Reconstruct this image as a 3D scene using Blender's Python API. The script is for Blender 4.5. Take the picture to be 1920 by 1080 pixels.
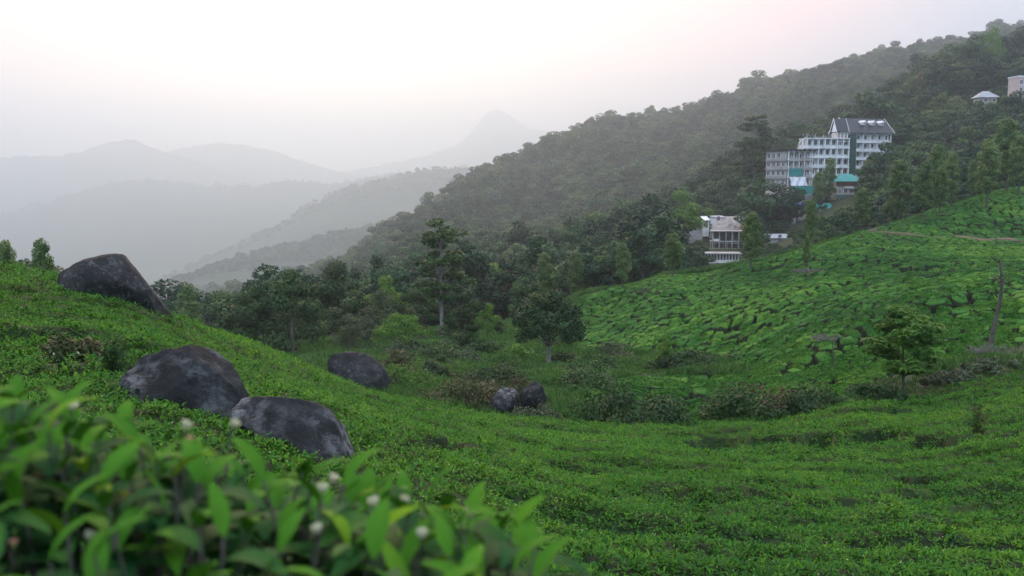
import bpy, math, random
import numpy as np
from mathutils import Vector

# ------------------------------------------------------------------ camera
R = math.radians
rng = np.random.default_rng(11)
random.seed(5)
scene = bpy.context.scene
for o in list(bpy.data.objects):
    bpy.data.objects.remove(o)
F = 1867.0                      # focal length in photo pixels
PITCH = math.atan((540 - 330) / F)
cam_d = bpy.data.cameras.new('camera')
cam_d.sensor_width = 36.0
cam_d.lens = 36.0 * F / 1920
cam_d.clip_start = 0.05
cam_d.clip_end = 60000
cam_d.dof.use_dof = True
cam_d.dof.focus_distance = 45.0
cam_d.dof.aperture_fstop = 5.5
cam = bpy.data.objects.new('camera', cam_d)
scene.collection.objects.link(cam)
cam.location = (0, 0, 0)
cam.rotation_euler = (R(90) - PITCH, 0, 0)
scene.camera = cam

# ------------------------------------------------------------------ sky, sun, exposure
SUN_EL, SUN_AZ = R(24), R(-10)
S = Vector((math.sin(SUN_AZ) * math.cos(SUN_EL), math.cos(SUN_AZ) * math.cos(SUN_EL), math.sin(SUN_EL)))
world = bpy.data.worlds.new('World')
scene.world = world
world.use_nodes = True
wt = world.node_tree
wt.nodes.clear()
def wn(t, **k):
    n = wt.nodes.new(t)
    for a, b in k.items():
        setattr(n, a, b)
    return n
wl = wt.links.new
sky = wn('ShaderNodeTexSky', sky_type='NISHITA')
sky.sun_disc = False
sky.sun_elevation = SUN_EL
sky.sun_rotation = SUN_AZ
sky.altitude = 1500
sky.air_density = 1.0
sky.dust_density = 1.2
sky.ozone_density = 1.5
bg1 = wn('ShaderNodeBackground')
bg1.inputs['Strength'].default_value = 0.05
wl(sky.outputs[0], bg1.inputs['Color'])
# thin cloud veil over the clear sky: pale everywhere, brighter around the veiled sun
tc = wn('ShaderNodeTexCoord')
dot = wn('ShaderNodeVectorMath', operation='DOT_PRODUCT')
dot.inputs[1].default_value = S
wl(tc.outputs['Generated'], dot.inputs[0])
mr = wn('ShaderNodeMapRange')
mr.inputs['From Min'].default_value = -1.0
mr.inputs['From Max'].default_value = 1.0
wl(dot.outputs['Value'], mr.inputs['Value'])
vr = wn('ShaderNodeValToRGB')
cr = vr.color_ramp
set_stops = ((0.0, (0.47, 0.53, 0.62)), (0.4, (0.54, 0.59, 0.67)), (0.75, (0.46, 0.47, 0.53)), (0.86, (0.40, 0.38, 0.41)), (0.905, (0.48, 0.365, 0.29)), (0.943, (1.02, 0.425, 0.20)), (0.967, (1.12, 0.53, 0.25)), (1.0, (1.2, 0.78, 0.42)))
cr.elements.remove(cr.elements[-1])
for k_, (p, c) in enumerate(set_stops):
    e_ = cr.elements[0] if k_ == 0 else cr.elements.new(p)
    e_.position = p
    e_.color = (*c, 1)
wl(mr.outputs[0], vr.inputs[0])
# an overcast veil is brighter overhead than at the horizon
sep = wn('ShaderNodeSeparateXYZ')
wl(tc.outputs['Generated'], sep.inputs[0])
er = wn('ShaderNodeMapRange')
er.inputs['From Min'].default_value = 0.0
er.inputs['From Max'].default_value = 1.0
er.inputs['To Min'].default_value = 0.36
er.inputs['To Max'].default_value = 3.2
wl(sep.outputs['Z'], er.inputs['Value'])
bg2 = wn('ShaderNodeBackground')
wl(er.outputs[0], bg2.inputs['Strength'])
wl(vr.outputs[0], bg2.inputs['Color'])
add = wn('ShaderNodeAddShader')
wl(bg1.outputs[0], add.inputs[0])
wl(bg2.outputs[0], add.inputs[1])
wo = wn('ShaderNodeOutputWorld')
wl(add.outputs[0], wo.inputs['Surface'])

sun_d = bpy.data.lights.new('sun', 'SUN')
sun_d.energy = 0.5
sun_d.angle = R(14)
sun_d.color = (1.0, 0.70, 0.42)
sun = bpy.data.objects.new('sun', sun_d)
scene.collection.objects.link(sun)
sun.rotation_euler = S.to_track_quat('Z', 'Y').to_euler()
sun.location = (0, 0, 50)

scene.view_settings.view_transform = 'Standard'
scene.view_settings.look = 'None'
scene.view_settings.exposure = 0.50
scene.view_settings.gamma = 1.0
scene.view_settings.use_curve_mapping = False
cy = scene.cycles
cy.max_bounces = 6
cy.diffuse_bounces = 2
cy.glossy_bounces = 1
cy.transmission_bounces = 2
cy.volume_bounces = 4
cy.transparent_max_bounces = 4
cy.use_denoising = True
cy.use_adaptive_sampling = True
cy.adaptive_threshold = 0.03
cy.sample_clamp_indirect = 4.0
HAZE_DENSITY = 0.00027

# ------------------------------------------------------------------ helpers
COL = scene.collection
SRC = bpy.data.collections.new('leaf_sources')      # sources for scattered foliage, not in the scene

def pix(px, py):
    """slopes (x/y, z/y) of the ray through a photo pixel"""
    a, v = (px - 960) / F, (540 - py) / F
    d = math.cos(PITCH) + v * math.sin(PITCH)
    return a / d, (-math.sin(PITCH) + v * math.cos(PITCH)) / d
def at(px, py, Y):
    u, e = pix(px, py)
    return Vector((u * Y, Y, e * Y))
def project(x, y, z):
    c, s = math.cos(PITCH), math.sin(PITCH)
    d = y * c - z * s
    return 960 + F * x / d, 540 - F * (y * s + z * c) / d

def hash2(ix, iy, seed):
    h = (ix.astype(np.int64) * 374761393 + iy.astype(np.int64) * 668265263 + seed * 982451653) & 0xffffffff
    h = ((h ^ (h >> 13)) * 1274126177) & 0xffffffff
    h = h ^ (h >> 16)
    return (h & 0xffff) / 65535.0
def vnoise(x, y, seed=0):
    x = np.asarray(x, float); y = np.asarray(y, float)
    ix, iy = np.floor(x), np.floor(y)
    fx, fy = x - ix, y - iy
    fx = fx * fx * (3 - 2 * fx); fy = fy * fy * (3 - 2 * fy)
    a = hash2(ix, iy, seed); b = hash2(ix + 1, iy, seed)
    c = hash2(ix, iy + 1, seed); d = hash2(ix + 1, iy + 1, seed)
    return (a * (1 - fx) + b * fx) * (1 - fy) + (c * (1 - fx) + d * fx) * fy
def fbm(x, y, seed=0, oct=4):
    t = 0; a = 0.5; n = 0
    for k in range(oct):
        t = t + a * vnoise(x * 2 ** k, y * 2 ** k, seed + k * 17); n += a; a *= 0.5
    return t / n * 2 - 1

def mesh_from(name, V, Fc, mat=None, smooth=True, mats=None, midx=None):
    """numpy verts (n,3), faces: array (m,k) or list"""
    me = bpy.data.meshes.new(name)
    V = np.asarray(V, np.float32)
    if isinstance(Fc, np.ndarray):
        m, k = Fc.shape
        me.vertices.add(len(V)); me.vertices.foreach_set('co', V.ravel())
        me.loops.add(m * k); me.loops.foreach_set('vertex_index', Fc.astype(np.int32).ravel())
        me.polygons.add(m)
        me.polygons.foreach_set('loop_start', np.arange(0, m * k, k, dtype=np.int32))
        me.polygons.foreach_set('loop_total', np.full(m, k, np.int32))
        if midx is not None:
            me.polygons.foreach_set('material_index', np.asarray(midx, np.int32))
        me.update(calc_edges=True)
    else:
        me.from_pydata([tuple(v) for v in V], [], Fc)
        if midx is not None:
            me.polygons.foreach_set('material_index', np.asarray(midx, np.int32))
        me.update()
    if smooth:
        me.polygons.foreach_set('use_smooth', np.ones(len(me.polygons), bool))
    for m_ in (mats or ([mat] if mat else [])):
        me.materials.append(m_)
    return me
def link(name, me, parent=None, loc=None, col=None):
    o = bpy.data.objects.new(name, me)
    (col or COL).objects.link(o)
    if parent is not None:
        o.parent = parent
    if loc is not None:
        o.location = loc
    return o
def tag(o, label=None, cat=None, group=None, kind=None):
    if label: o['label'] = label
    if cat: o['category'] = cat
    if group: o['group'] = group
    if kind: o['kind'] = kind
    return o
def empty(name, loc, rz=0.0, sc=1.0):
    o = bpy.data.objects.new(name, None)
    COL.objects.link(o)
    o.location = loc
    o.rotation_euler = (0, 0, rz)
    o.scale = (sc, sc, sc) if not isinstance(sc, tuple) else sc
    o.empty_display_size = 0.2
    return o
def grid_faces(nr, nc):
    i = np.arange(nr - 1)[:, None] * nc + np.arange(nc - 1)[None, :]
    i = i.ravel()
    return np.stack([i, i + 1, i + nc + 1, i + nc], 1)

class MB:
    """collects boxes, prisms and tubes into one mesh"""
    def __init__(s): s.V = []; s.F = []
    def add(s, V, Fc):
        b = len(s.V)
        s.V += [tuple(v) for v in V]
        s.F += [tuple(i + b for i in f) for f in Fc]
        return s
    def box(s, x0, x1, y0, y1, z0, z1):
        return s.add([(x0, y0, z0), (x1, y0, z0), (x1, y1, z0), (x0, y1, z0), (x0, y0, z1), (x1, y0, z1), (x1, y1, z1), (x0, y1, z1)],
                     [(0, 3, 2, 1), (4, 5, 6, 7), (0, 1, 5, 4), (1, 2, 6, 5), (2, 3, 7, 6), (3, 0, 4, 7)])
    def tube(s, P, Rr, n=6):
        V, Fc = tube(np.array(P, float), np.array(Rr, float), n)
        return s.add(V, [tuple(f) for f in Fc] )
    def bar(s, a, b, r, n=4): return s.tube([a, b], [r, r], n)
    def build(s, name, mat, parent=None, smooth=False):
        return link(name, mesh_from(name, np.array(s.V), s.F, mat, smooth), parent)

def tube(P, Rr, n=6):
    m = len(P)
    V = []
    for i in range(m):
        t = P[min(i + 1, m - 1)] - P[max(i - 1, 0)]
        t = t / (np.linalg.norm(t) + 1e-9)
        a = np.cross(t, (0.31, 0.95, 0.07)); a /= np.linalg.norm(a) + 1e-9
        b = np.cross(t, a)
        for k in range(n):
            w = 2 * math.pi * k / n
            V.append(P[i] + Rr[i] * (math.cos(w) * a + math.sin(w) * b))
    Fc = []
    for i in range(m - 1):
        for k in range(n):
            Fc.append((i * n + k, i * n + (k + 1) % n, (i + 1) * n + (k + 1) % n, (i + 1) * n + k))
    return np.array(V), Fc

# ------------------------------------------------------------------ materials
def new_mat(name):
    m = bpy.data.materials.new(name)
    m.use_nodes = True
    m.node_tree.nodes.clear()
    return m, m.node_tree.nodes, m.node_tree.links.new
def set_ramp(r, stops):
    while len(r.elements) > 1:
        r.elements.remove(r.elements[-1])
    r.elements[0].position = stops[0][0]; r.elements[0].color = (*stops[0][1], 1)
    for p, c in stops[1:]:
        e = r.elements.new(p); e.color = (*c, 1)
def noise(N, L, scale, detail=3, vec=None, rough=0.55):
    n = N.new('ShaderNodeTexNoise')
    n.inputs['Scale'].default_value = scale
    n.inputs['Detail'].default_value = detail
    n.inputs['Roughness'].default_value = rough
    if vec is not None: L(vec, n.inputs['Vector'])
    return n.outputs['Fac']
def math_(N, L, op, a, b):
    n = N.new('ShaderNodeMath'); n.operation = op
    for i, v in enumerate((a, b)):
        if isinstance(v, (int, float)): n.inputs[i].default_value = v
        else: L(v, n.inputs[i])
    return n.outputs[0]
def leaf_mat(name, stops, nscale=0.3, rand=0.5, trans=0.25, rough=0.55, fine=0.0, tint=None, spec=0.18):
    """stops: colours over patch noise plus a random step per plant"""
    m, N, L = new_mat(name)
    geo = N.new('ShaderNodeNewGeometry'); oi = N.new('ShaderNodeObjectInfo')
    f = math_(N, L, 'MULTIPLY', noise(N, L, nscale, 3, geo.outputs['Position']), 2.4)
    f = math_(N, L, 'SUBTRACT', f, 0.7)
    f = math_(N, L, 'MULTIPLY', f, 1 - rand)
    f = math_(N, L, 'ADD', f, math_(N, L, 'MULTIPLY', oi.outputs['Random'], rand))
    if fine:
        g = math_(N, L, 'SUBTRACT', noise(N, L, fine, 2, geo.outputs['Position']), 0.5)
        f = math_(N, L, 'ADD', f, math_(N, L, 'MULTIPLY', g, 0.9))
    if tint:
        at_ = N.new('ShaderNodeAttribute'); at_.attribute_name = tint
        f = math_(N, L, 'ADD', f, math_(N, L, 'SUBTRACT', at_.outputs['Fac'], 0.5))
    rp = N.new('ShaderNodeValToRGB'); set_ramp(rp.color_ramp, stops); L(f, rp.inputs[0])
    b = N.new('ShaderNodeBsdfPrincipled')
    L(rp.outputs[0], b.inputs['Base Color'])
    b.inputs['Roughness'].default_value = rough
    b.inputs['Specular IOR Level'].default_value = spec
    out = N.new('ShaderNodeOutputMaterial')
    if trans > 0:
        t = N.new('ShaderNodeBsdfTranslucent')
        L(rp.outputs[0], t.inputs['Color'])
        mx = N.new('ShaderNodeMixShader'); mx.inputs[0].default_value = trans
        L(b.outputs[0], mx.inputs[1]); L(t.outputs[0], mx.inputs[2])
        L(mx.outputs[0], out.inputs[0])
    else:
        L(b.outputs[0], out.inputs[0])
    return m
def surf_mat(name, stops, nscale=1.0, detail=5, rough=0.85, bump=0.0, bscale=None, bdist=0.05, spec=0.3, coord='pos', metallic=0.0):
    m, N, L = new_mat(name)
    if coord == 'pos':
        v = N.new('ShaderNodeNewGeometry').outputs['Position']
    else:
        v = N.new('ShaderNodeTexCoord').outputs['Object']
    rp = N.new('ShaderNodeValToRGB'); set_ramp(rp.color_ramp, stops)
    L(noise(N, L, nscale, detail, v, 0.6), rp.inputs[0])
    b = N.new('ShaderNodeBsdfPrincipled')
    L(rp.outputs[0], b.inputs['Base Color'])
    b.inputs['Roughness'].default_value = rough
    b.inputs['Metallic'].default_value = metallic
    b.inputs['Specular IOR Level'].default_value = spec
    if bump:
        bp = N.new('ShaderNodeBump'); bp.inputs['Strength'].default_value = bump; bp.inputs['Distance'].default_value = bdist
        L(noise(N, L, bscale or nscale * 6, 4, v, 0.65), bp.inputs['Height'])
        L(bp.outputs[0], b.inputs['Normal'])
    out = N.new('ShaderNodeOutputMaterial'); L(b.outputs[0], out.inputs[0])
    return m

M = {}
M['soil'] = surf_mat('soil', [(0.25, (0.016, 0.026, 0.010)), (0.5, (0.026, 0.042, 0.016)), (0.75, (0.042, 0.055, 0.026))], 0.6, 6, 0.95, 0.6, 3.0, 0.15)
M['valley'] = surf_mat('valley', [(0.3, (0.035, 0.06, 0.03)), (0.7, (0.06, 0.085, 0.045))], 0.02, 6, 0.95, 0.8, 0.05, 6.0)
M['far_wood'] = surf_mat('far_wood', [(0.3, (0.025, 0.045, 0.03)), (0.55, (0.04, 0.065, 0.035)), (0.75, (0.06, 0.075, 0.045))], 0.012, 6, 0.95, 1.0, 0.06, 9.0)
M['tea_young'] = leaf_mat('tea_young', [(0.0, (0.055, 0.165, 0.014)), (0.5, (0.10, 0.25, 0.018)), (1.0, (0.18, 0.32, 0.022))], 0.18, 0.45, 0.22, 0.65, spec=0.05)
M['tea_old'] = leaf_mat('tea_old', [(0.0, (0.015, 0.065, 0.014)), (0.5, (0.036, 0.13, 0.018)), (1.0, (0.08, 0.19, 0.02))], 0.18, 0.45, 0.14, 0.6, spec=0.06)
M['tea_glossy'] = leaf_mat('tea_glossy', [(0.0, (0.007, 0.038, 0.012)), (0.5, (0.016, 0.072, 0.016)), (1.0, (0.04, 0.12, 0.018))], 3.0, 0.5, 0.06, 0.6, spec=0.08)
M['tea_tip'] = leaf_mat('tea_tip', [(0.0, (0.025, 0.11, 0.010)), (0.55, (0.06, 0.18, 0.012)), (1.0, (0.24, 0.34, 0.014))], 4.0, 0.6, 0.12, 0.6, spec=0.06)
M['tea_under_shade'] = leaf_mat('tea_under_shade', [(0.0, (0.005, 0.014, 0.004)), (0.5, (0.010, 0.028, 0.006)), (1.0, (0.018, 0.045, 0.008))], 0.3, 0.0, 0.0, 0.8, 9.0)  # inner leaves below the sprigs, the shade among them put into the colour
M['tea_bush'] = leaf_mat('tea_bush', [(0.0, (0.015, 0.058, 0.015)), (0.5, (0.033, 0.115, 0.021)), (1.0, (0.075, 0.175, 0.025))], 0.06, 0.0, 0.0, 0.75, 5.0, 'tint', 0.05)
M['tea_bush_leaf'] = leaf_mat('tea_bush_leaf', [(0.0, (0.020, 0.075, 0.016)), (0.5, (0.045, 0.145, 0.022)), (1.0, (0.09, 0.20, 0.026))], 0.06, 0.3, 0.2, 0.6, 3.0, None, 0.06)
M['tea_wood_shade'] = surf_mat('tea_wood_shade', [(0.3, (0.008, 0.013, 0.006)), (0.7, (0.022, 0.030, 0.014))], 6.0, 4, 0.95)  # woody bush sides, near black with the shade of the gaps painted in
M['bark'] = surf_mat('bark', [(0.3, (0.05, 0.045, 0.04)), (0.7, (0.13, 0.12, 0.105))], 3.0, 5, 0.9, 0.6, 14, 0.02, coord='obj')
M['bark_pale'] = surf_mat('bark_pale', [(0.3, (0.14, 0.135, 0.12)), (0.7, (0.30, 0.29, 0.26))], 2.5, 5, 0.9, 0.6, 14, 0.02, coord='obj')
M['twig'] = surf_mat('twig', [(0.3, (0.10, 0.085, 0.08)), (0.7, (0.22, 0.20, 0.19))], 4.0, 3, 0.9)
M['wood_dark'] = leaf_mat('leaf_dark', [(0.0, (0.018, 0.045, 0.018)), (0.5, (0.035, 0.08, 0.026)), (1.0, (0.065, 0.125, 0.035))], 0.25, 0.5, 0.2, 0.5, 1.2)
M['leaf_grey'] = leaf_mat('leaf_grey', [(0.0, (0.04, 0.065, 0.035)), (0.5, (0.065, 0.095, 0.05)), (1.0, (0.10, 0.13, 0.06))], 0.3, 0.4, 0.2, 0.5, 1.2)
M['leaf_bright'] = leaf_mat('leaf_bright', [(0.0, (0.05, 0.13, 0.025)), (0.5, (0.09, 0.20, 0.03)), (1.0, (0.15, 0.26, 0.04))], 0.3, 0.4, 0.3, 0.5, 1.2)
M['leaf_oak'] = leaf_mat('leaf_oak', [(0.0, (0.06, 0.12, 0.04)), (0.5, (0.105, 0.18, 0.055)), (1.0, (0.17, 0.25, 0.08))], 0.3, 0.5, 0.25, 0.45, 1.2)
M['leaf_wood'] = leaf_mat('leaf_wood', [(0.0, (0.007, 0.028, 0.018)), (0.35, (0.016, 0.055, 0.028)), (0.65, (0.035, 0.095, 0.038)), (0.9, (0.10, 0.18, 0.05)), (1.0, (0.14, 0.10, 0.08))], 0.012, 0.65, 0.2, 0.5, 0.6)
M['leaf_red'] = leaf_mat('leaf_red', [(0.0, (0.03, 0.05, 0.02)), (0.45, (0.06, 0.085, 0.03)), (0.7, (0.10, 0.085, 0.05)), (1.0, (0.16, 0.10, 0.08))], 1.2, 0.0, 0.2, 0.6, 5.0)
M['leaf_brown'] = leaf_mat('leaf_brown', [(0.0, (0.05, 0.04, 0.025)), (1.0, (0.12, 0.07, 0.045))], 1.2, 0.0, 0.2, 0.6, 5.0)
M['grass'] = leaf_mat('grass', [(0.0, (0.03, 0.085, 0.020)), (0.5, (0.06, 0.145, 0.03)), (1.0, (0.11, 0.19, 0.04))], 0.15, 0.4, 0.3, 0.6)
M['flower'] = leaf_mat('flower', [(0.0, (0.55, 0.55, 0.38)), (1.0, (0.68, 0.66, 0.5))], 1, 0.5, 0.3, 0.6)
M['bud'] = leaf_mat('bud', [(0.0, (0.55, 0.28, 0.2)), (1.0, (0.6, 0.36, 0.26))], 1, 0.5, 0.2, 0.6)

def rock_mat(name, lo, cc):
    m, N, L = new_mat(name)
    v = N.new('ShaderNodeNewGeometry').outputs['Position']
    rp = N.new('ShaderNodeValToRGB')
    set_ramp(rp.color_ramp, [(0.25, (0.007, 0.008, 0.009)), (0.5, (0.018, 0.0205, 0.022)), (0.72, (0.038, 0.042, 0.044))])
    L(noise(N, L, 1.6, 7, v, 0.65), rp.inputs[0])
    r2 = N.new('ShaderNodeValToRGB')
    set_ramp(r2.color_ramp, [(lo, (0, 0, 0)), (lo + .13, (1, 1, 1))])
    L(noise(N, L, 5.0, 8, v, 0.75), r2.inputs[0])
    r3 = N.new('ShaderNodeValToRGB')
    set_ramp(r3.color_ramp, [(0.40, (0, 0, 0)), (0.58, (1, 1, 1))])
    L(noise(N, L, 0.9, 3, v), r3.inputs[0])
    mk = math_(N, L, 'MULTIPLY', r2.outputs[0], r3.outputs[0])
    mix = N.new('ShaderNodeMix'); mix.data_type = 'RGBA'
    L(mk, mix.inputs['Factor']); L(rp.outputs[0], mix.inputs['A']); mix.inputs['B'].default_value = (cc, cc * 1.04, cc * 1.1, 1)
    b = N.new('ShaderNodeBsdfPrincipled'); L(mix.outputs['Result'], b.inputs['Base Color'])
    b.inputs['Roughness'].default_value = 0.8; b.inputs['Specular IOR Level'].default_value = 0.2
    bp = N.new('ShaderNodeBump'); bp.inputs['Strength'].default_value = 0.8; bp.inputs['Distance'].default_value = 0.08
    L(noise(N, L, 6.0, 8, v, 0.7), bp.inputs['Height']); L(bp.outputs[0], b.inputs['Normal'])
    out = N.new('ShaderNodeOutputMaterial'); L(b.outputs[0], out.inputs[0])
    return m
M['rock'] = rock_mat('dark_rock', .52, .10)
M['rock_pale'] = rock_mat('crusted_rock', .45, .16)
M['white'] = surf_mat('white_plaster', [(0.28, (0.48, 0.49, 0.50)), (0.5, (0.74, 0.75, 0.76)), (0.7, (0.84, 0.85, 0.85))], 0.5, 7, 0.8)
M['cream'] = surf_mat('cream_plaster', [(0.3, (0.40, 0.37, 0.32)), (0.7, (0.56, 0.52, 0.46))], 0.4, 5, 0.85)
M['concrete'] = surf_mat('concrete', [(0.3, (0.24, 0.24, 0.235)), (0.7, (0.42, 0.42, 0.41))], 0.5, 6, 0.9)
M['slate'] = surf_mat('slate', [(0.3, (0.022, 0.026, 0.036)), (0.7, (0.04, 0.046, 0.06))], 0.8, 4, 0.55)
M['glass'] = surf_mat('dark_glass', [(0.4, (0.015, 0.018, 0.022)), (0.6, (0.05, 0.06, 0.07))], 0.35, 1, 0.12, spec=0.6)
M['curtain'] = surf_mat('curtained_glass', [(0.4, (0.10, 0.11, 0.12)), (0.6, (0.30, 0.30, 0.29))], 0.25, 1, 0.3, spec=0.5)
M['interior'] = surf_mat('bare_interior', [(0.4, (0.10, 0.10, 0.105)), (0.6, (0.17, 0.17, 0.17))], 0.4, 2, 0.9)
M['net'] = surf_mat('green_net', [(0.3, (0.012, 0.05, 0.045)), (0.7, (0.02, 0.075, 0.065))], 1.0, 4, 0.8)
M['teal'] = surf_mat('teal_sheet', [(0.3, (0.02, 0.20, 0.19)), (0.7, (0.035, 0.28, 0.25))], 0.5, 4, 0.5)
M['blue'] = surf_mat('blue_tarp', [(0.3, (0.02, 0.10, 0.38)), (0.7, (0.03, 0.15, 0.5))], 0.5, 3, 0.5)
M['tarp'] = surf_mat('white_tarp', [(0.3, (0.55, 0.6, 0.68)), (0.7, (0.72, 0.76, 0.82))], 0.6, 4, 0.5, 0.5, 1.5, 0.3)
M['brick_red'] = surf_mat('red_fascia', [(0.3, (0.12, 0.045, 0.035)), (0.7, (0.18, 0.07, 0.05))], 0.6, 4, 0.8)
M['tin'] = surf_mat('tin_roof', [(0.3, (0.22, 0.26, 0.30)), (0.7, (0.34, 0.38, 0.42))], 0.6, 4, 0.5)
M['earth'] = surf_mat('red_earth', [(0.3, (0.10, 0.065, 0.045)), (0.7, (0.19, 0.13, 0.09))], 0.4, 6, 0.95, 0.5, 2, 0.1)
M['rubble'] = surf_mat('rubble', [(0.3, (0.17, 0.165, 0.16)), (0.6, (0.3, 0.295, 0.29)), (0.8, (0.40, 0.39, 0.38))], 0.35, 7, 0.95, 1.0, 1.2, 0.5)
M['pink'] = surf_mat('pink_plaster', [(0.3, (0.48, 0.38, 0.36)), (0.7, (0.60, 0.49, 0.46))], 0.4, 4, 0.85)

# ------------------------------------------------------------------ terrain surface (fit through surveyed points)
CP = []
def c(px, py, Y): u, e = pix(px, py); CP.append((u, Y, e))
def ce(px, Y, e): CP.append(((px - 960) / F, Y, e))
# near slope
for a in [(0, 505, 35), (120, 522, 34), (320, 597, 36), (440, 640, 40), (580, 690, 43), (730, 745, 46), (960, 790, 44), (1100, 803, 42), (1300, 806, 42),
          (1600, 757, 45), (1920, 715, 48), (200, 620, 20), (60, 560, 27), (500, 720, 22), (700, 800, 18), (850, 850, 17), (900, 790, 33), (1200, 850, 28),
          (1200, 950, 16), (1000, 1080, 7.5), (1400, 1080, 10), (1900, 1080, 12), (1900, 900, 22), (1500, 900, 22), (1900, 800, 33), (1500, 835, 33),
          (0, 600, 20), (0, 720, 11), (300, 770, 9.5), (600, 860, 10), (0, 900, 5), (500, 1080, 5.2), (400, 640, 30), (650, 745, 32), (1200, 1080, 8.6)]: c(*a)
for px, l in {0: ((3, -.42),), 960: ((3, -.66), (5, -.5)), 1900: ((3, -.9), (6, -.6)), 500: ((3, -.52),), 1400: ((5, -.55),),
              -500: ((3, -.36), (5, -.25), (11, -.17), (20, -.11), (35, -.07), (60, -.16), (200, -.18), (1000, -.1)),
              2400: ((3, -.95), (12, -.45), (33, -.22), (48, -.19), (60, -.16), (95, -.08), (150, -.05), (168, -.02), (190, 0.01), (260, 0.0), (400, .08), (540, .13), (950, .12), (1100, .1)),
              0: ((60, -.17), (100, -.2), (200, -.2), (400, -.19), (800, -.165), (1200, -.14)),
              300: ((60, -.24), (120, -.22), (200, -.19), (400, -.175), (800, -.155), (1200, -.13)),
              500: ((60, -.235), (110, -.19), (200, -.175), (400, -.15), (700, -.135), (1100, -.12)),
              650: ((54, -.215), (70, -.203), (100, -.185), (200, -.155), (300, -.145), (450, -.13), (600, -.115), (750, -.105), (1000, -.1)),
              780: ((300, -.13), (450, -.105), (600, -.082), (800, -.06), (900, -.07), (1050, -.08)),
              900: ((450, -.1), (600, -.07), (760, -.03), (860, -.012), (950, -.04)),
              1000: ((200, -.14), (300, -.115), (450, -.1), (550, -.085), (700, -.045), (900, .012), (1000, -.02)),
              1100: ((180, -.13), (250, -.11), (330, -.09), (400, -.078), (450, -.072), (520, -.08), (600, -.06), (750, -.012), (930, .034), (1020, .02)),
              1250: ((180, -.115), (220, -.112), (280, -.085), (330, -.067), (380, -.048), (430, -.038), (500, -.055), (620, -.03), (750, .006), (950, .047), (1050, .03)),
              1400: ((180, -.098), (220, -.098), (270, -.090), (310, -.073), (350, -.055), (390, -.034), (430, -.012), (460, -.004), (520, -.012), (620, .01), (750, .035), (950, .07), (1050, .06)),
              1550: ((180, -.078), (220, -.078), (270, -.056), (310, -.040), (350, -.014), (400, .004), (450, .02), (480, .025), (540, .018), (650, .045), (950, .09), (1050, .075)),
              1750: ((200, -.048), (240, -.045), (280, -.03), (340, .0), (420, .043), (500, .078), (540, .088), (620, .07), (750, .085), (950, .113), (1050, .1)),
              1920: ((210, -.025), (260, -.022), (330, .018), (400, .055), (480, .095), (540, .105), (620, .09), (950, .12), (1050, .1))}.items():
    for Y, e in l: ce(px, Y, e)
for px in (-500, 0, 300, 650, 960, 1250, 1550, 1920, 2400): ce(px, 2050, -.125 if px < 700 else -.105); ce(px, 2900, -.11); ce(px, 4200, -.108)
# valley floor and right-hand tea hill
for a in [(700, 705, 62), (830, 665, 92), (830, 640, 122), (960, 770, 51), (960, 722, 62), (960, 695, 80), (1030, 690, 92), (1000, 665, 105), (960, 620, 140), (700, 650, 118),
          (1100, 760, 52), (1100, 715, 65), (1100, 682, 90), (1100, 652, 110), (1110, 610, 125), (1100, 545, 150), (1250, 513, 150), (1400, 489, 150), (1500, 468, 149), (1610, 437, 151),
          (1750, 447, 154), (1750, 412, 167), (1750, 388, 178), (1920, 455, 152), (1920, 400, 168), (1920, 345, 190), (1850, 365, 182), (1660, 425, 160),
          (1250, 685, 84), (1200, 722, 64), (1400, 705, 68), (1180, 790, 47), (1420, 780, 47), (1700, 735, 50),
          (1920, 500, 98), (1750, 560, 82), (1900, 620, 64), (1920, 680, 53), (1500, 560, 104), (1300, 600, 112), (1150, 640, 112), (1500, 640, 78), (1640, 600, 78), (1450, 695, 64), (1650, 690, 56),
          (1300, 560, 128), (1450, 520, 128), (1600, 490, 126), (1750, 475, 126), (1750, 510, 104), (1850, 452, 154), (1680, 441, 154), (1920, 458, 154), (1850, 425, 162), (1700, 418, 163), (1750, 462, 140), (1900, 470, 140), (1850, 461, 148), (1680, 452, 148), (1860, 362, 183), (1800, 378, 179), (1900, 385, 174)]: c(*a)
CP = np.array(CP)
_f = (CP[:, 1] > 500) & (CP[:, 1] < 1300)
CP[_f, 1] = 500 + (CP[_f, 1] - 500) * 2.1
KU = 4.0
CX = np.stack([CP[:, 0] * KU, np.log(CP[:, 1])], 1)
def _ker(d2): return 0.5 * d2 * np.log(d2 + 1e-12)
def fit():
    n = len(CX)
    d2 = ((CX[:, None, :] - CX[None, :, :]) ** 2).sum(-1)
    A = np.zeros((n + 3, n + 3))
    A[:n, :n] = _ker(d2) + np.eye(n) * 0.003
    A[:n, n] = 1; A[:n, n + 1:] = CX
    A[n:, :n] = A[:n, n:].T
    return np.linalg.solve(A, np.concatenate([CP[:, 2], np.zeros(3)]))
W = fit()
DITCH = [((16.0, 62.0), (21.5, 68.0)), ((21.5, 68.0), (28.0, 73.5)), ((28.0, 73.5), (36.0, 76.0)), ((10.0, 100.0), (24.0, 97.0)), ((24.0, 97.0), (36.0, 104.0)), ((36.0, 104.0), (52.0, 106.0)), ((40.0, 128.0), (62.0, 126.0))]
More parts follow.
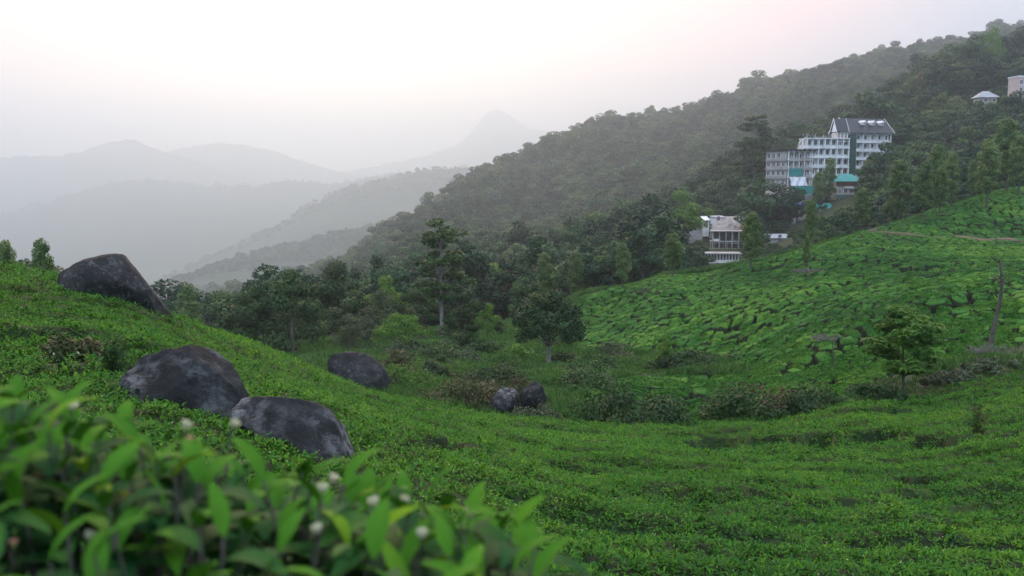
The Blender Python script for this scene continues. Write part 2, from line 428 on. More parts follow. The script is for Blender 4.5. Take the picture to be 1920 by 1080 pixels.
def T(x, y):
    """height of the visible surface (tea tops, grass) in metres"""
    x = np.atleast_1d(np.asarray(x, float)); y = np.atleast_1d(np.asarray(y, float))
    sh = np.broadcast(x, y).shape
    x = np.broadcast_to(x, sh).ravel(); y = np.broadcast_to(y, sh).ravel()
    ye = np.maximum(y, 3.0)
    u = np.clip(x / ye, -0.85, 0.85)
    q = np.stack([u * KU, np.log(ye)], 1)
    out = np.empty(len(q)); n = len(CX)
    for i in range(0, len(q), 20000):
        b = q[i:i + 20000]
        d2 = (b ** 2).sum(1)[:, None] + (CX ** 2).sum(1)[None, :] - 2 * b @ CX.T
        out[i:i + 20000] = _ker(np.maximum(d2, 0)) @ W[:n] + W[n] + b @ W[n + 1:]
    z = out * ye
    w = np.clip((ye - 56) / 14, 0, 1) * np.clip((148 - ye) / 14, 0, 1) * np.clip((u - .05) / .08, 0, 1)
    if w.max() > 0:
        m = w > 0
        X_, Y_ = (u * ye)[m], ye[m]
        f = 1.0 * fbm(X_ / 19 + .3 * Y_ / 19, Y_ / 26, 123, 2)
        for (x1, y1), (x2, y2) in DITCH:
            t = np.clip(((X_ - x1) * (x2 - x1) + (Y_ - y1) * (y2 - y1)) / ((x2 - x1) ** 2 + (y2 - y1) ** 2), 0, 1)
            d2 = (X_ - x1 - t * (x2 - x1)) ** 2 + (Y_ - y1 - t * (y2 - y1)) ** 2
            f = f - .8 * np.exp(-d2 / 2.2)
        z = z.copy(); z[m] += w[m] * f
    return z.reshape(sh)
def inpoly(px, py, poly):
    r = np.zeros(px.shape, bool)
    n = len(poly)
    for i in range(n):
        x1, y1 = poly[i]; x2, y2 = poly[(i + 1) % n]
        cnd = ((y1 > py) != (y2 > py)) & (px < (x2 - x1) * (py - y1) / ((y2 - y1) + 1e-9) + x1)
        r ^= cnd
    return r
CRU = np.array([-.85, -.51, -.34, -.28, -.2, -.12, 0, .07, .18, .34, .51, .85])
CRY = np.array([36, 38, 39, 42.5, 45, 47.5, 45.5, 43.5, 43.5, 46.5, 50, 54])
def tea_a(x, y): return (y < np.interp(x / np.maximum(y, 1), CRU, CRY)) & (y > -9)
POLY_B = [(1085, 555), (1250, 512), (1400, 486), (1500, 464), (1640, 420), (1760, 425), (1920, 430), (2350, 440), (2350, 640), (1920, 640), (1800, 672), (1650, 705), (1570, 745), (1330, 796),
          (1100, 800), (1085, 765), (1120, 712), (1240, 700), (1390, 706), (1420, 700), (1340, 668), (1180, 656), (1090, 655), (1080, 600)]
POLY_C = [(1645, 428), (1740, 385), (1800, 360), (1930, 325), (2350, 310), (2350, 490), (1920, 485), (1770, 475), (1690, 450)]
def tea_b(x, y, z=None):
    z = T(x, y) if z is None else z
    px, py = project(x, y, z)
    b = inpoly(px, py, POLY_B) & (y > np.interp(x / np.maximum(y, 1), CRU, CRY) + .8) & (y < np.where(x / y > .355, 153.5, 158))
    c_ = inpoly(px, py, POLY_C) & (y > 155.8) & (y < 200)
    return b, c_

# gaps in the near tea: px, py, half width, half height in photo pixels
GAPS = [(1350, 828, 55, 13), (1435, 830, 60, 7), (1535, 824, 26, 11), (1640, 818, 60, 8), (1745, 828, 60, 9), (1830, 790, 16, 20), (1740, 905, 60, 12), (800, 852, 55, 13), (650, 772, 30, 6), (1290, 802, 36, 6),
        (150, 668, 70, 17), (230, 690, 40, 12), (1880, 935, 50, 6), (1080, 790, 30, 6), (1850, 862, 45, 5), (1300, 740, 30, 6), (1490, 680, 60, 8)]
def gapfield(px, py):
    g = np.zeros(px.shape)
    wob = fbm(px / 26, py / 14, 91, 3) * 0.5
    for a, b, w, h in GAPS:
        r = np.sqrt(((px - a) / w) ** 2 + ((py - b) / h) ** 2) + wob
        g = np.maximum(g, np.clip((1.15 - r) / 0.5, 0, 1))
    return g

def canopy_a(x, y):
    """top of the near tea: rolling pruned rows with soft furrows"""
    z = T(x, y)
    px, py = project(x, y, z)
    wx = x + 1.5 * fbm(x / 6, y / 6, 3, 2); wy = y + 1.8 * fbm(x / 7, y / 7, 5, 2) - 0.22 * x
    rows = np.abs(np.sin(wy * math.pi / 1.55)) ** 0.6
    cells = vnoise(wx / 1.7, wy / 1.0, 8)
    far = np.clip((y - 4) / 8, 0, 1)
    h = far * (0.24 * (rows - 0.8) + 0.30 * (cells - 0.5)) + 0.22 * fbm(x / 4.5, y / 3.5, 21, 3) * far + 0.05 * fbm(x / .5, y / .5, 22, 2)
    g = gapfield(px, py)
    return z + h - 1.15 * g, g

# ---- hillside sheet under everything within 1.5 km
nu, ny = 380, 460
uu = np.linspace(-0.85, 0.85, nu)
yy = np.exp(np.linspace(math.log(3.0), math.log(4200), ny))
Ux, Yx = np.meshgrid(uu, yy)
X = Ux * Yx
Z = T(X, Yx)
ZT = Z.copy()
b_, c_ = tea_b(X, Yx, Z)
mask = tea_a(X, Yx) | b_ | c_
roll = np.clip((Yx - 200) / 200, 0, 1)
Z = Z + roll * 5 * fbm(X / 60, Yx / 60, 33, 4)
Z = Z - 0.85 * mask - 0.04
hill = tag(link('hillside', mesh_from('hillside', np.stack([X, Yx, Z], -1).reshape(-1, 3), grid_faces(ny, nu), M['soil'])), kind='structure')
GZ = Z
def ground(x, y):
    """height of the hillside sheet"""
    return float(T(x, y)[0]) - 0.04
xs, ys = np.meshgrid(np.linspace(-9, 9, 40), np.linspace(-9, 3.0, 30))
zs = T(xs, ys) - 0.89
tag(link('bank', mesh_from('bank', np.stack([xs, ys, zs], -1).reshape(-1, 3), grid_faces(30, 40), M['soil'])), kind='structure')
# visibility: a column's running horizon in e = z / y
EV = ZT / Yx
RUN = np.maximum.accumulate(EV, axis=0)
def visible(x, y, ztop):
    u = np.clip(x / y, -.849, .849)
    i = np.clip(((u + .85) / 1.7 * (nu - 1)).round().astype(int), 0, nu - 1)
    j = np.clip((np.log(y / 3.0) / math.log(1400.0) * (ny - 1)).astype(int) - 2, 0, ny - 1)
    return ztop / y > RUN[j, i]

# ---- valley floor to the horizon
g = np.linspace(-16000, 16000, 100)
gx, gy = np.meshgrid(g, g)
gz = -410 + 8 * fbm(gx / 700, gy / 700, 40, 3)
tag(link('ground', mesh_from('ground', np.stack([gx, gy, gz], -1).reshape(-1, 3), grid_faces(100, 100), M['valley'])), kind='structure')

# ---- far ridges, each a solid hill with a front and a back slope
RIDGES = {}
def ridge(name, pts, Y, L, amp, seed, nc=220, nr=34, scale=None, yslope=0.0):
    pts = sorted(pts)
    px = np.array([p[0] for p in pts], float); py = np.array([p[1] for p in pts], float)
    q = np.linspace(px[0], px[-1], nc)
    pv = np.interp(q, px, py)
    pv = np.convolve(np.pad(pv, 3, 'edge'), np.ones(7) / 7, 'valid')
    Yc = Y * (1 + yslope * (q - q.mean()) / 1000)
    e = np.array([pix(a, b) for a, b in zip(q, pv)])
    x, z = e[:, 0] * Yc, e[:, 1] * Yc
    s = np.concatenate([np.linspace(-1, 0, nr) ** 1, np.linspace(0, 1, nr)[1:]])
    S_, Xc = np.meshgrid(s, x, indexing='ij')
    Zc = np.broadcast_to(z, S_.shape); YY = np.broadcast_to(Yc, S_.shape) + S_ * L
    prof = np.abs(S_) ** 0.9
    sc = scale or Y / 12
    spur = fbm(Xc / sc + S_ * 0.5, YY / (sc * 2.6), seed, 5)
    Zz = Zc + (-425 - Zc) * np.clip(prof + 0.35 * spur * np.sin(np.clip(np.abs(S_), 0, 1) * math.pi), 0, 1.0)
    rough = np.clip(1 - np.abs(S_), 0.1, 1)
    Zz = Zz + amp * rough * fbm(Xc / (Y / 120), YY / (Y / 120), seed + 7, 3)
    o = link(name, mesh_from(name, np.stack([Xc, YY, Zz], -1).reshape(-1, 3), grid_faces(len(s), nc), M['far_wood']))
    tag(o, kind='structure')
    RIDGES[name] = (Xc, YY, Zz, nr)
    return o
ridge('wooded_spur', [(250, 560), (330, 515), (450, 455), (520, 425), (560, 398), (620, 370), (680, 345), (760, 325), (830, 318), (920, 322), (1100, 325), (1500, 330)], 3900, 1150, 16, 51)
ridge('low_spur', [(200, 600), (300, 540), (400, 500), (520, 470), (640, 440), (720, 428), (820, 410), (1000, 400), (1300, 400)], 2500, 650, 12, 57)
ridge('wooded_hill', [(-700, 440), (-300, 420), (0, 405), (120, 370), (190, 345), (240, 337), (330, 342), (420, 350), (500, 348), (570, 338), (620, 348), (700, 330), (780, 318), (850, 315), (1100, 310), (1500, 320)], 6000, 1700, 22, 61)
ridge('hill', [(-900, 330), (-400, 300), (0, 296), (60, 293), (130, 291), (180, 275), (215, 266), (240, 256), (262, 262), (275, 275), (330, 290), (390, 310), (450, 330), (520, 350), (700, 360), (1000, 350)], 8300, 2000, 20, 67)
ridge('pale_hill', [(100, 320), (300, 290), (350, 275), (420, 268), (480, 275), (530, 290), (600, 312), (700, 340)], 9900, 2200, 20, 71)
ridge('mountain', [(560, 340), (700, 312), (780, 297), (850, 275), (880, 255), (900, 228), (912, 211), (930, 206), (948, 210), (965, 224), (985, 241), (1020, 247), (1060, 246), (1200, 262), (1500, 250), (1900, 280)], 11500, 2500, 26, 73, nc=300)

# ------------------------------------------------------------------ haze: even air from the valley to above the peak
hz, N_, L_ = new_mat('haze_air')
pv_ = N_.new('ShaderNodeVolumePrincipled')
pv_.inputs['Color'].default_value = (0.71, 0.86, 1.0, 1)
pv_.inputs['Density'].default_value = HAZE_DENSITY
pv_.inputs['Anisotropy'].default_value = 0.72
L_(pv_.outputs[0], N_.new('ShaderNodeOutputMaterial').inputs['Volume'])
hb = MB().box(-16500, 16500, -16500, 16500, -425, 790).build('haze', hz)
tag(hb, 'pale even haze filling the valley', None, None, 'stuff')

# ------------------------------------------------------------------ scattered foliage by geometry nodes
def scatter(name, P, rot, scl, idx, sources, label):
    cname = name + '_sources'
    col = bpy.data.collections.new(cname)
    for s in sources: col.objects.link(s)
    me = bpy.data.meshes.new(name)
    P = np.asarray(P, np.float32)
    me.vertices.add(len(P)); me.vertices.foreach_set('co', P.ravel())
    a = me.attributes.new('rot', 'FLOAT_VECTOR', 'POINT'); a.data.foreach_set('vector', np.asarray(rot, np.float32).ravel())
    a = me.attributes.new('scl', 'FLOAT_VECTOR', 'POINT'); a.data.foreach_set('vector', np.asarray(scl, np.float32).ravel())
    a = me.attributes.new('idx', 'INT', 'POINT'); a.data.foreach_set('value', np.asarray(idx, np.int32))
    me.update()
    o = link(name, me)
    ng = bpy.data.node_groups.new(name, 'GeometryNodeTree')
    ng.interface.new_socket('Geometry', in_out='INPUT', socket_type='NodeSocketGeometry')
    ng.interface.new_socket('Geometry', in_out='OUTPUT', socket_type='NodeSocketGeometry')
    n = ng.nodes
    gi, go = n.new('NodeGroupInput'), n.new('NodeGroupOutput')
    ci = n.new('GeometryNodeCollectionInfo')
    ci.inputs['Collection'].default_value = col
    ci.inputs['Separate Children'].default_value = True
    ci.inputs['Reset Children'].default_value = True
    ip = n.new('GeometryNodeInstanceOnPoints')
    ip.inputs['Pick Instance'].default_value = True
    def na(nm, dt):
        q = n.new('GeometryNodeInputNamedAttribute'); q.data_type = dt; q.inputs['Name'].default_value = nm
        return q.outputs['Attribute']
    k = ng.links.new
    k(gi.outputs[0], ip.inputs['Points']); k(ci.outputs[0], ip.inputs['Instance'])
    k(na('idx', 'INT'), ip.inputs['Instance Index'])
    k(na('rot', 'FLOAT_VECTOR'), ip.inputs['Rotation']); k(na('scl', 'FLOAT_VECTOR'), ip.inputs['Scale'])
    k(ip.outputs[0], go.inputs[0])
    md = o.modifiers.new('scatter', 'NODES'); md.node_group = ng
    return tag(o, label, None, None, 'stuff')

def unit(a): return a / (np.linalg.norm(a, axis=-1, keepdims=True) + 1e-9)
def leaf_cards(C, Nn, size, aspect=0.5, r=rng):
    """pointed leaf-sized faces: centres, normals, half lengths"""
    n = len(C)
    t = unit(np.cross(Nn, r.normal(size=(n, 3))))
    b = np.cross(Nn, t)
    s = np.asarray(size).reshape(-1, 1) * np.ones((n, 1))
    V = np.stack([C - t * s, C + b * s * aspect + Nn * s * 0.12, C + t * s, C - b * s * aspect + Nn * s * 0.12], 1).reshape(-1, 3)
    return V, np.arange(4 * n).reshape(n, 4)

# one curved tea leaf lying along +Y, pointing up at the tip
def leaf_shape(Ln, Wd, curl, nseg=4, fold=0.25):
    V = []; Fc = []
    for i in range(nseg + 1):
        t = i / nseg
        w = Wd * math.sin(math.pi * min(0.04 + t * 0.96, 1)) ** 0.8 * (1.0 - 0.25 * t) if i < nseg else 0.0
        a = curl * t
        y = Ln * (math.sin(a) / curl if abs(curl) > 1e-4 else t)
        z = -Ln * ((1 - math.cos(a)) / curl if abs(curl) > 1e-4 else 0)
        V += [(-w, y, z + fold * w), (0, y, z), (w, y, z + fold * w)]
    for i in range(nseg):
        b = i * 3
        Fc += [(b, b + 1, b + 4, b + 3), (b + 1, b + 2, b + 5, b + 4)]
    return np.array(V), Fc
def rot_apply(V, rx, rz, loc):
    c1, s1 = math.cos(rx), math.sin(rx)
    y = V[:, 1] * c1 - V[:, 2] * s1; z = V[:, 1] * s1 + V[:, 2] * c1
    c2, s2 = math.cos(rz), math.sin(rz)
    return np.stack([V[:, 0] * c2 - y * s2 + loc[0], V[:, 0] * s2 + y * c2 + loc[1], z + loc[2]], 1)

def make_sprig(name, n, spread, seed, seg=3, young=0.35, L0=0.075):
    r = np.random.default_rng(seed)
    V = []; Fc = []; mi = []
    for k in range(n):
        top = k / n > 1 - young
        Ln = (L0 * 0.7 if top else L0) * r.uniform(.75, 1.25)
        lv, lf = leaf_shape(Ln, Ln * (0.17 if top else 0.21), r.uniform(.3, 1.1), seg)
        rad = spread * math.sqrt(r.uniform(0, 1))
        an = r.uniform(0, 2 * math.pi)
        lift = r.uniform(.8, 1.4) if top else r.uniform(.1, .95)
        lv = rot_apply(lv, lift, r.uniform(0, 2 * math.pi), (rad * math.cos(an), rad * math.sin(an), r.uniform(-.05, .02) + (.02 if top else 0)))
        b = len(V); V += list(lv); Fc += [tuple(i + b for i in f) for f in lf]; mi += [0 if top else 1] * len(lf)
    if seed % 6 == 5:
        for k in range(5):
            lv, lf = leaf_shape(.014, .007, -.8, 2)
            lv = rot_apply(lv, .6, k * 1.26, (.02, .01, .05)); b = len(V); V += list(lv); Fc += [tuple(i + b for i in f) for f in lf]; mi += [2] * len(lf)
    return bpy.data.objects.new(name, mesh_from(name, np.array(V), Fc, mats=[M['tea_young'], M['tea_old'], M['flower']], midx=mi))

# ------------------------------------------------------------------ near tea: one unbroken carpet of leaves
na_u, na_y = 420, 400
ua = np.linspace(-0.8, 0.8, na_u)
ya = np.exp(np.linspace(math.log(2.6), math.log(56), na_y))
UA, YA = np.meshgrid(ua, ya)
XA = UA * YA
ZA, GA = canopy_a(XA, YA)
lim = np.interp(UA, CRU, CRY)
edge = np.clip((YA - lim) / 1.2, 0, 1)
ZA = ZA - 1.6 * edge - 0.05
tag(link('tea_canopy', mesh_from('tea_canopy', np.stack([XA, YA, ZA], -1).reshape(-1, 3), grid_faces(na_y, na_u), M['tea_under_shade'])),
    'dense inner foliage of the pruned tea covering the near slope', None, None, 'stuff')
sprigs = [make_sprig('tea_sprig_%02d' % i, 11, 0.075, 100 + i) for i in range(6)]
tufts = [make_sprig('tea_tuft_%02d' % i, 16, 0.16, 200 + i, seg=2, L0=0.085) for i in range(6)]
bx = []
def band(y0, y1, dens, umax=0.64):
    n = int(dens * umax * (y1 * y1 - y0 * y0))
    y = np.sqrt(rng.uniform(y0 * y0, y1 * y1, n)); x = rng.uniform(-umax, umax, n) * y
    return x, y
sets = [(band(3.0, 9, 140), .88, 0), (band(9, 16, 95), .95, 0), (band(16, 28, 46), 1.0, 1), (band(28, 54, 22), 1.4, 1)]
SP = ([], [], [], [])
for (x, y), s, kind in sets:
    keep = y < np.interp(x / y, CRU, CRY) + 1.0 * rng.uniform(-1, 1, len(x))
    x, y = x[keep], y[keep]
    z, g = canopy_a(x, y)
    keep = rng.uniform(0, 1, len(x)) > g * 0.93
    keep &= np.hypot(x + 0.45, y - 1.0) > 2.2
    x, y, z = x[keep], y[keep], z[keep]
    n = len(x)
    SP[0].append(np.stack([x, y, z - 0.0], 1))
    SP[1].append(np.stack([rng.normal(0, .22, n), rng.normal(0, .22, n), rng.uniform(0, 6.28, n)], 1))
    SP[2].append(np.repeat((s * rng.uniform(.75, 1.3, n))[:, None], 3, 1))
    vi = rng.integers(0, 5, n); fl_ = (1, 3)[kind]; vi = np.where(vi >= fl_, vi + 1, vi); vi = np.where(rng.uniform(0, 1, n) < .035, fl_, vi)
    SP[3].append(vi + 6 * kind)
SP = [np.concatenate(a) for a in SP]
scatter('tea_leaves', SP[0], SP[1], SP[2], SP[3], sprigs + tufts, 'bright green tea leaves carpeting the near slope')

# ------------------------------------------------------------------ tea bushes on the right-hand hill: each one a cushion of its own
def bush_seeds():
    g1 = np.arange(-10, 130, 1.4); g2 = np.arange(44, 202, 1.45)
    gx, gy = np.meshgrid(g1, g2)
    gx = gx + (np.arange(len(g2)) % 2)[:, None] * 0.7
    x = (gx + rng.uniform(-.62, .62, gx.shape)).ravel(); y = (gy + rng.uniform(-.62, .62, gy.shape)).ravel()
    k = (x / y < 0.66) & (x / y > 0.03)
    x, y = x[k], y[k]
    z = T(x, y)
    b, c_ = tea_b(x, y, z)
    gap = gapfield(*project(x, y, z))
    k = (b | c_) & (gap < .4)
    # keep one ring of outer neighbours out: cells are cut by neighbours only
    return x[k], y[k], z[k]
bxs, bys, bzs = bush_seeds()
NB = len(bxs); NA = 22
ang = np.linspace(0, 2 * math.pi, NA, endpoint=False)
RAD = np.full((NB, NA), 1.15); CRACK = np.ones((NB, NA))
for i0 in range(0, NB, 400):
    sl = slice(i0, min(i0 + 400, NB))
    dx = bxs[None, :] - bxs[sl, None]; dy = bys[None, :] - bys[sl, None]
    d2 = dx * dx + dy * dy
    nb = np.argsort(d2, axis=1)[:, 1:13]
    rows = np.arange(d2.shape[0])[:, None]
    ddx, ddy = dx[rows, nb], dy[rows, nb]
    dd = np.sqrt(ddx ** 2 + ddy ** 2); ph = np.arctan2(ddy, ddx)
    ids = np.arange(i0, i0 + d2.shape[0])[:, None]
    h = hash2(np.minimum(ids, nb), np.maximum(ids, nb), 5)
    gapw = np.where(h < 0.45, -0.05, np.where(h < 0.80, 0.15, 0.36))
    cs = np.cos(ang[None, None, :] - ph[:, :, None])
    lim_ = np.where(cs > 0.05, (dd / 2 - gapw / 2)[:, :, None] / np.maximum(cs, 0.05), 9.0)
    best = lim_.argmin(1)
    ck = np.take_along_axis(gapw, best, 1) > 0
    CRACK[sl] = np.where(lim_.min(1) < RAD[sl], ck, 1)
    RAD[sl] = np.minimum(RAD[sl], lim_.min(1))
CRACK = .5 * CRACK + .25 * (np.roll(CRACK, 1, 1) + np.roll(CRACK, -1, 1))
RAD = 0.75 * RAD + 0.125 * (np.roll(RAD, 1, 1) + np.roll(RAD, -1, 1))
RAD *= 1 + 0.05 * rng.normal(size=RAD.shape)
pxb, pyb = project(bxs, bys, bzs)
wild = np.zeros(NB)                    # unpruned hollows where bushes stand up as separate mounds
for a, b, w, h in [(1350, 605, 170, 45), (1660, 500, 170, 26), (1330, 640, 120, 20), (1150, 560, 70, 25), (1430, 500, 110, 20), (1850, 420, 140, 22), (1180, 750, 130, 45), (1330, 760, 80, 40)]:
    wild = np.maximum(wild, np.clip(1.25 - np.sqrt(((pxb - a) / w) ** 2 + ((pyb - b) / h) ** 2), 0, 1))
BH = 0.02 + rng.normal(0, .03, NB) + wild * rng.uniform(-.35, .3, NB) + 0.2 * fbm(bxs / 5, bys / 5, 77, 2)
FR = np.array([0.0, 0.4, 0.72, 0.88, 0.955, 1.0])
def bush_verts(i):
    """rings from the crown's middle out over the shoulder and down to the soil; arrays of bushes i"""
    r = RAD[i][:, None, :] * FR[None, 1:, None]
    x = bxs[i][:, None, None] + r * np.cos(ang); y = bys[i][:, None, None] + r * np.sin(ang)
    return x, y
allx, ally = bush_verts(np.arange(NB))
allz = T(allx, ally)
dome = np.array([-0.02, -0.08, -0.19, -0.46, -0.86])
wd = wild[:, None, None]
ckk = CRACK[:, None, :] * np.array([1, 1, 1, 1, 0])[None, :, None] + np.array([0, 0, 0, 0, 1])[None, :, None]
allz = allz + BH[:, None, None] + dome[None, :, None] * ckk * (1 + 1.2 * wd * (dome[None, :, None] > -.5)) + 0.035 * rng.normal(size=allz.shape) * (np.array([1, 1, 1, .8, 0])[None, :, None])
allz[:, -1, :] = np.minimum(allz[:, -1, :], T(allx[:, -1, :], ally[:, -1, :]) - 0.84)
nr_ = len(FR) - 1
def bush_faces():
    Fc = []
    for k in range(NA):
        Fc.append((0, 1 + k, 1 + (k + 1) % NA, 1 + (k + 1) % NA))
    for r_ in range(nr_ - 1):
        for k in range(NA):
            a = 1 + r_ * NA; b = a + NA
            Fc.append((a + k, b + k, b + (k + 1) % NA, a + (k + 1) % NA))
    return Fc
bq = np.array(bush_faces())
BTRI, BQUAD = bq[:NA, :3], bq[NA:]
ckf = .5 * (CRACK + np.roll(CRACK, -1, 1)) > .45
QMAT = np.zeros((NB, len(BQUAD)), int)          # woody sides below the plucked top, shade of the gaps in their colour
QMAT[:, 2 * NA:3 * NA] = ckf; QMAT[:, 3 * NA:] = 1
BV = np.concatenate([np.stack([bxs, bys, bzs + BH + 0.02], 1)[:, None, :], np.stack([allx, ally, allz], -1).reshape(NB, -1, 3)], 1)
TINT = np.clip(0.5 + 0.16 * rng.normal(size=NB) - 0.12 * wild + 0.28 * fbm(bxs / 14, bys / 14, 13, 3), 0, 1)
vis = visible(bxs, bys, bzs + 0.1) & (pxb > 0) & (pxb < 1915) & (pyb < 1075)
area = RAD.mean(1) ** 2 / bys ** 2 * vis * rng.uniform(.9, 1.1, NB)
big = np.argsort(-area)[:300]
isbig = np.zeros(NB, bool); isbig[big] = True
def bush_leaves(i, n, sz):
    """leaf-sized faces over the top of bush i"""
    a = rng.uniform(0, 2 * math.pi, n); f = np.sqrt(rng.uniform(0, .8, n))
    rr = np.interp(a, np.append(ang, 2 * math.pi), np.append(RAD[i], RAD[i][0])) * f
    k = (a / (2 * math.pi) * NA).astype(int) % NA
    ring = BV[i, 1:, 2].reshape(nr_, NA)
    zz = np.empty(n)
    for q in range(n):
        zz[q] = np.interp(f[q], FR[:-1], np.append(BV[i, 0, 2], ring[:-1, k[q]]))
    C = np.stack([bxs[i] + rr * np.cos(a), bys[i] + rr * np.sin(a), zz + rng.uniform(0, .07, n)], 1)
    Nn = unit(np.stack([np.cos(a) * f * .5, np.sin(a) * f * .5, np.full(n, .8)], 1) + rng.normal(0, .55, (n, 3)))
    return leaf_cards(C, Nn, sz * rng.uniform(.7, 1.3, n), .45)
BUSH_L = []; TREE_L = []; SHRUB_L = []
for i in big:
    V = BV[i] - np.array([bxs[i], bys[i], bzs[i] - .84])
    lv, lf = bush_leaves(i, 420, .085)
    lv = lv - np.array([bxs[i], bys[i], bzs[i] - .84])
    faces = [tuple(f) for f in BTRI] + [tuple(f) for f in BQUAD] + [tuple(int(v) + len(V) for v in f) for f in lf]
    me = mesh_from('tea_bush', np.concatenate([V, lv]), faces, mats=[M['tea_bush'], M['tea_bush_leaf'], M['tea_wood_shade']], midx=[0] * NA + [2 * int(q) for q in QMAT[i]] + [1] * len(lf))
    at_ = me.attributes.new('tint', 'FLOAT', 'POINT')
    at_.data.foreach_set('value', np.full(len(me.vertices), TINT[i], np.float32))
    o = link('tea_bush', me, loc=(bxs[i], bys[i], bzs[i] - .84))
    tag(o, 'clipped green tea bush', 'tea bush', 'clipped tea bushes on the right-hand hill'); BUSH_L.append((o, pxb[i], pyb[i]))
rest = np.where(~isbig)[0]
nv = BV.shape[1]
RV = BV[rest].reshape(-1, 3)
off = (np.arange(len(rest)) * nv)[:, None, None]
tq = np.concatenate([BTRI, BTRI[:, 2:]], 1)
RQ = (BQUAD[None] + off).reshape(-1, 4)
RT = (BTRI[None] + off).reshape(-1, 3)
RQ2 = np.concatenate([RQ[:, [0, 1, 2]], RQ[:, [0, 2, 3]], RT])
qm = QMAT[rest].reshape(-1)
me = mesh_from('tea_rows', RV, RQ2, mats=[M['tea_bush'], M['tea_wood_shade']], midx=np.concatenate([qm, qm, np.zeros(len(RT), int)]))
at_ = me.attributes.new('tint', 'FLOAT', 'POINT')
at_.data.foreach_set('value', np.repeat(TINT[rest], nv).astype(np.float32))
tag(link('tea_rows', me), 'more clipped tea bushes running up to the crest of the right-hand hill', None, None, 'stuff')
# leafy shoots over those bushes
def make_shoots(name, seed, n=20, sp=.2, s=.075):
    r = np.random.default_rng(seed)
    C = np.stack([r.uniform(-sp, sp, n), r.uniform(-sp, sp, n), r.uniform(-.02, .08, n)], 1)
    Nn = unit(np.stack([np.zeros(n), np.zeros(n), np.ones(n)], 1) + r.normal(0, .6, (n, 3)))
    V, Fc = leaf_cards(C, Nn, s * r.uniform(.7, 1.4, n), .45, r)
    return bpy.data.objects.new(name, mesh_from(name, V, Fc, M['tea_bush_leaf']))
shoots = [make_shoots('tea_shoots_%02d' % i, 300 + i) for i in range(5)]
ii = np.repeat(rest[vis[rest]], 6)
aa = rng.uniform(0, 2 * math.pi, len(ii)); ff = np.sqrt(rng.uniform(.0, .5, len(ii)))
rr = np.array([RAD[i][int(a / (2 * math.pi) * NA) % NA] for i, a in zip(ii, aa)]) * ff
px_, py_ = bxs[ii] + rr * np.cos(aa), bys[ii] + rr * np.sin(aa)
pz_ = T(px_, py_) + BH[ii] - .02 - .12 * ff ** 2
n = len(ii)
scatter('tea_shoots', np.stack([px_, py_, pz_], 1), np.stack([rng.normal(0, .15, n), rng.normal(0, .15, n), rng.uniform(0, 6.28, n)], 1),
        np.repeat(rng.uniform(.8, 1.25, n)[:, None], 3, 1), rng.integers(0, 5, n), shoots, 'leafy shoots on top of the farther tea bushes')
print('bushes', NB, 'leaf points', len(SP[0]), 'shoots', n)

# ------------------------------------------------------------------ trees
def clump_leaves(r, cen, rad, n, size, aspect=.5, up=.35, shell=.55):
    """leaf-sized faces filling clumps: cen (k,3), rad (k,3), n per clump"""
    k = len(cen)
    d = unit(r.normal(size=(k * n, 3)))
    q = r.uniform(shell ** 3, 1, k * n) ** (1 / 3)
    C = np.repeat(cen, n, 0) + d * q[:, None] * np.repeat(rad, n, 0)
    Nn = unit(d * .7 + np.array([0, 0, up]) + r.normal(0, .5, (k * n, 3)))
    return leaf_cards(C, Nn, size * r.uniform(.6, 1.35, k * n), aspect, r)

